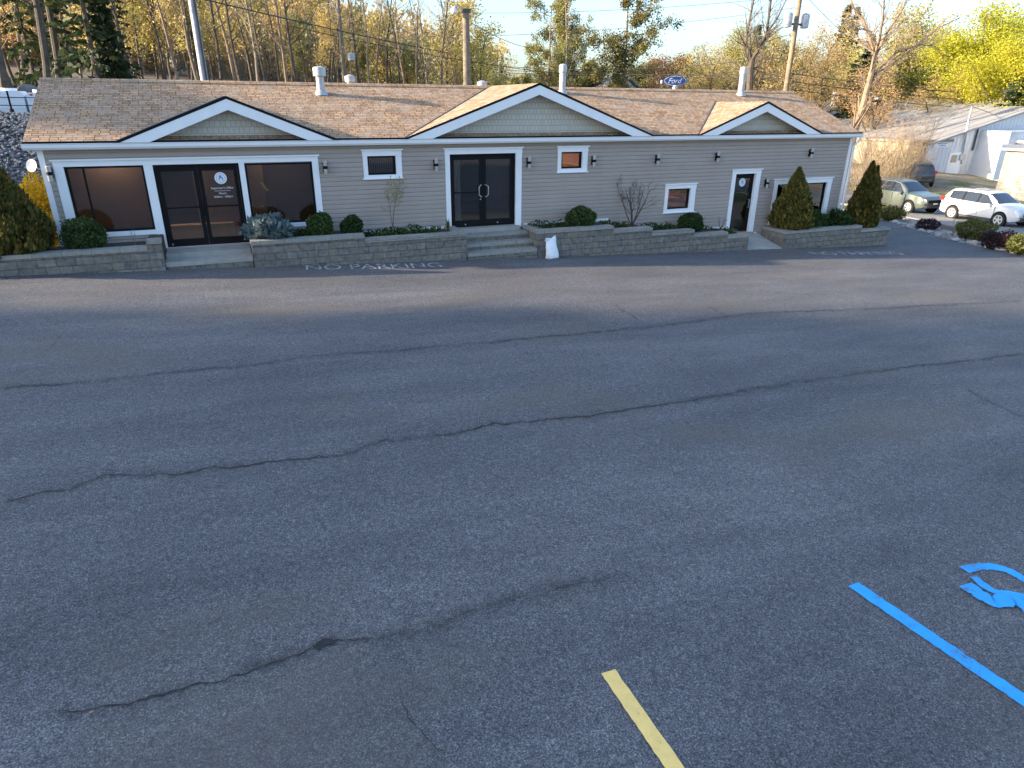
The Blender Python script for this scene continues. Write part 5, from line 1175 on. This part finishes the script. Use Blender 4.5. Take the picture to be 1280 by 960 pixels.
MB().tube([(0, 0, h-.15), (-.35, -.05, h+.12), (-.55, -.05, h+.08)], .03, 6).build('lamp_arm', M['steel'], t); MB().lathe((-.6, -.05, h-.22), [(.08, 0), (.15, .06), (.14, .22), (.05, .30)], 10).build('lamp_head', M['lens'], t, True)
MB().box(-.19, .19, -.19, .19, h-.12, h+.02).build('pole_cap', M['dark'], t)
t, P1000, h = pole('wooden transformer pole over the right gable', 1004, -30, 27, .24, .19, 'barkr')
za = at(1000, 26, 27).z-t.location.z
for x in (-.95, .85): MB().lathe((x, -.05, za-.55), [(.1, 0), (.34, .04), (.34, .95), (.30, 1.02), (.06, 1.12)], 14).build('transformer', M['steel'], t, True)
MB().box(-.9, .8, -.12, .0, za-.35, za-.2).build('cross_arm', M['dark'], t); MB().box(-1.3, 1.3, -.1, .1, za+2.0, za+2.15).build('cross_arm', M['wood'], t)
t, P1210, h = pole('thin leaning wooden pole above the grey metal roof', 1217, 70, 48, .16, .13, 'barkr')
t, P1185, h = pole('short brown pole left of the thin leaning pole', 1202, 78, 56, .14, .12, 'barkr')
t, Pm, h = pole('pale thin pole left of the blue oval sign', 826, 86, 52, .10, .09, 'barkl')
t, Pw, h = pole('service mast on the warehouse wall', 1215, 133, WY-.3, .06, .05, 'steel', aw(1212, 165).z)
def wire(a, b_, sag, label, r_=.018):
    n = 14; o = MB().tube([a.lerp(b_, i/n)-Vector((0, 0, sag*4*(i/n)*(1-i/n))) for i in range(n+1)], r_, 4); return tag(o.build('power_line', M['rope']), label, 'cable')
k1000 = P1000.copy()
wire(at(588, 28, 13.5), at(668, 60, 40), .25, 'black cable running down right from the stout wooden pole')
wire(at(-60, -80, 11.5), at(560, 66, 34), .2, 'long cable crossing the wood down to the right', .03)
wire(at(360, 32, 30), at(700, 92, 44), .3, 'lower of the cables crossing before the wood', .025)
for v0, v1, v2, lab in ((92, 110, 140, 'uppermost cable above the grey metal roof'), (102, 118, 146, 'second cable above the grey metal roof'), (112, 128, 152, 'lowest cable above the grey metal roof')):
    wire(at(990, v0, 27), at(1290, v1+10, 30), .3, lab, .03)
wire(at(600, 80, 60), at(992, 70, 27), .8, 'cable sagging between the middle trees and the transformer pole', .03)
wire(at(605, 86, 60), at(992, 92, 27), .3, 'low cable just above the ridge left of the transformer pole', .03)
wire(at(600, 90, 60), at(990, 98, 27), .1, 'lowest cable along the ridge left of the transformer pole', .03)
wire(at(560, 16, 40), at(1004, -6, 27), .4, 'thin high cable across the sky', .016); wire(at(600, 45, 40), at(1004, 8, 27), .4, 'thin lower cable across the sky', .016)
wire(P1000-Vector((0, 0, 1)), Pw, 1.2, 'cable from the transformer pole to the warehouse mast', .025)
wire(Pw, at(1330, 162, 40), .3, 'cable leaving the warehouse mast to the right', .025)

for x, y, h in ((-44, 11.0, 14.9), (-44.5, 12.2, 14.5), (-45, 13.4, 14.0), (-46, 14.8, 13.2), (-47, 18.5, 13)):
    dup(spr, (x, y, terrain(x, y)-.1), 1.3+x, (h/16*1.25, h/16*1.25, h/16), 'dense spruce standing left of the building, shading the end of its roof', 'spruces left of the building')

# dry leaves and grit blown against the planters and the edge of the lot
rgl = np.random.default_rng(91); b = MB()
for i in range(900):
    x = rgl.uniform(-2, 28.6); y = -1.33-abs(rgl.normal())*.22 if not (2.4 < x < 4.5) else -1.25-abs(rgl.normal())*.3
    if 13.1 < x < 13.6: continue
    sz = rgl.uniform(.012, .035); a = rgl.uniform(0, 6.28); c, q = math.cos(a)*sz, math.sin(a)*sz; z = plane(x)+.008
    b.add([(x-c, y-q, z), (x+q*.5, y-c*.5, z+.006), (x+c, y+q, z+.002), (x-q*.5, y+c*.5, z+.008)], [(0, 1, 2, 3)])
for i in range(500):
    x = rgl.uniform(-4, 30); y = rgl.uniform(-18, -1.6); sz = rgl.uniform(.008, .022); a = rgl.uniform(0, 6.28); c, q = math.cos(a)*sz, math.sin(a)*sz; z = plane(x)+.008
    b.add([(x-c, y-q, z), (x+q*.5, y-c*.5, z+.006), (x+c, y+q, z+.002), (x-q*.5, y+c*.5, z+.008)], [(0, 1, 2, 3)])
tag(b.build('leaf_litter', M['litter']), 'dry brown leaf bits scattered on the asphalt and along the planters', 'leaf litter', None, 'stuff')
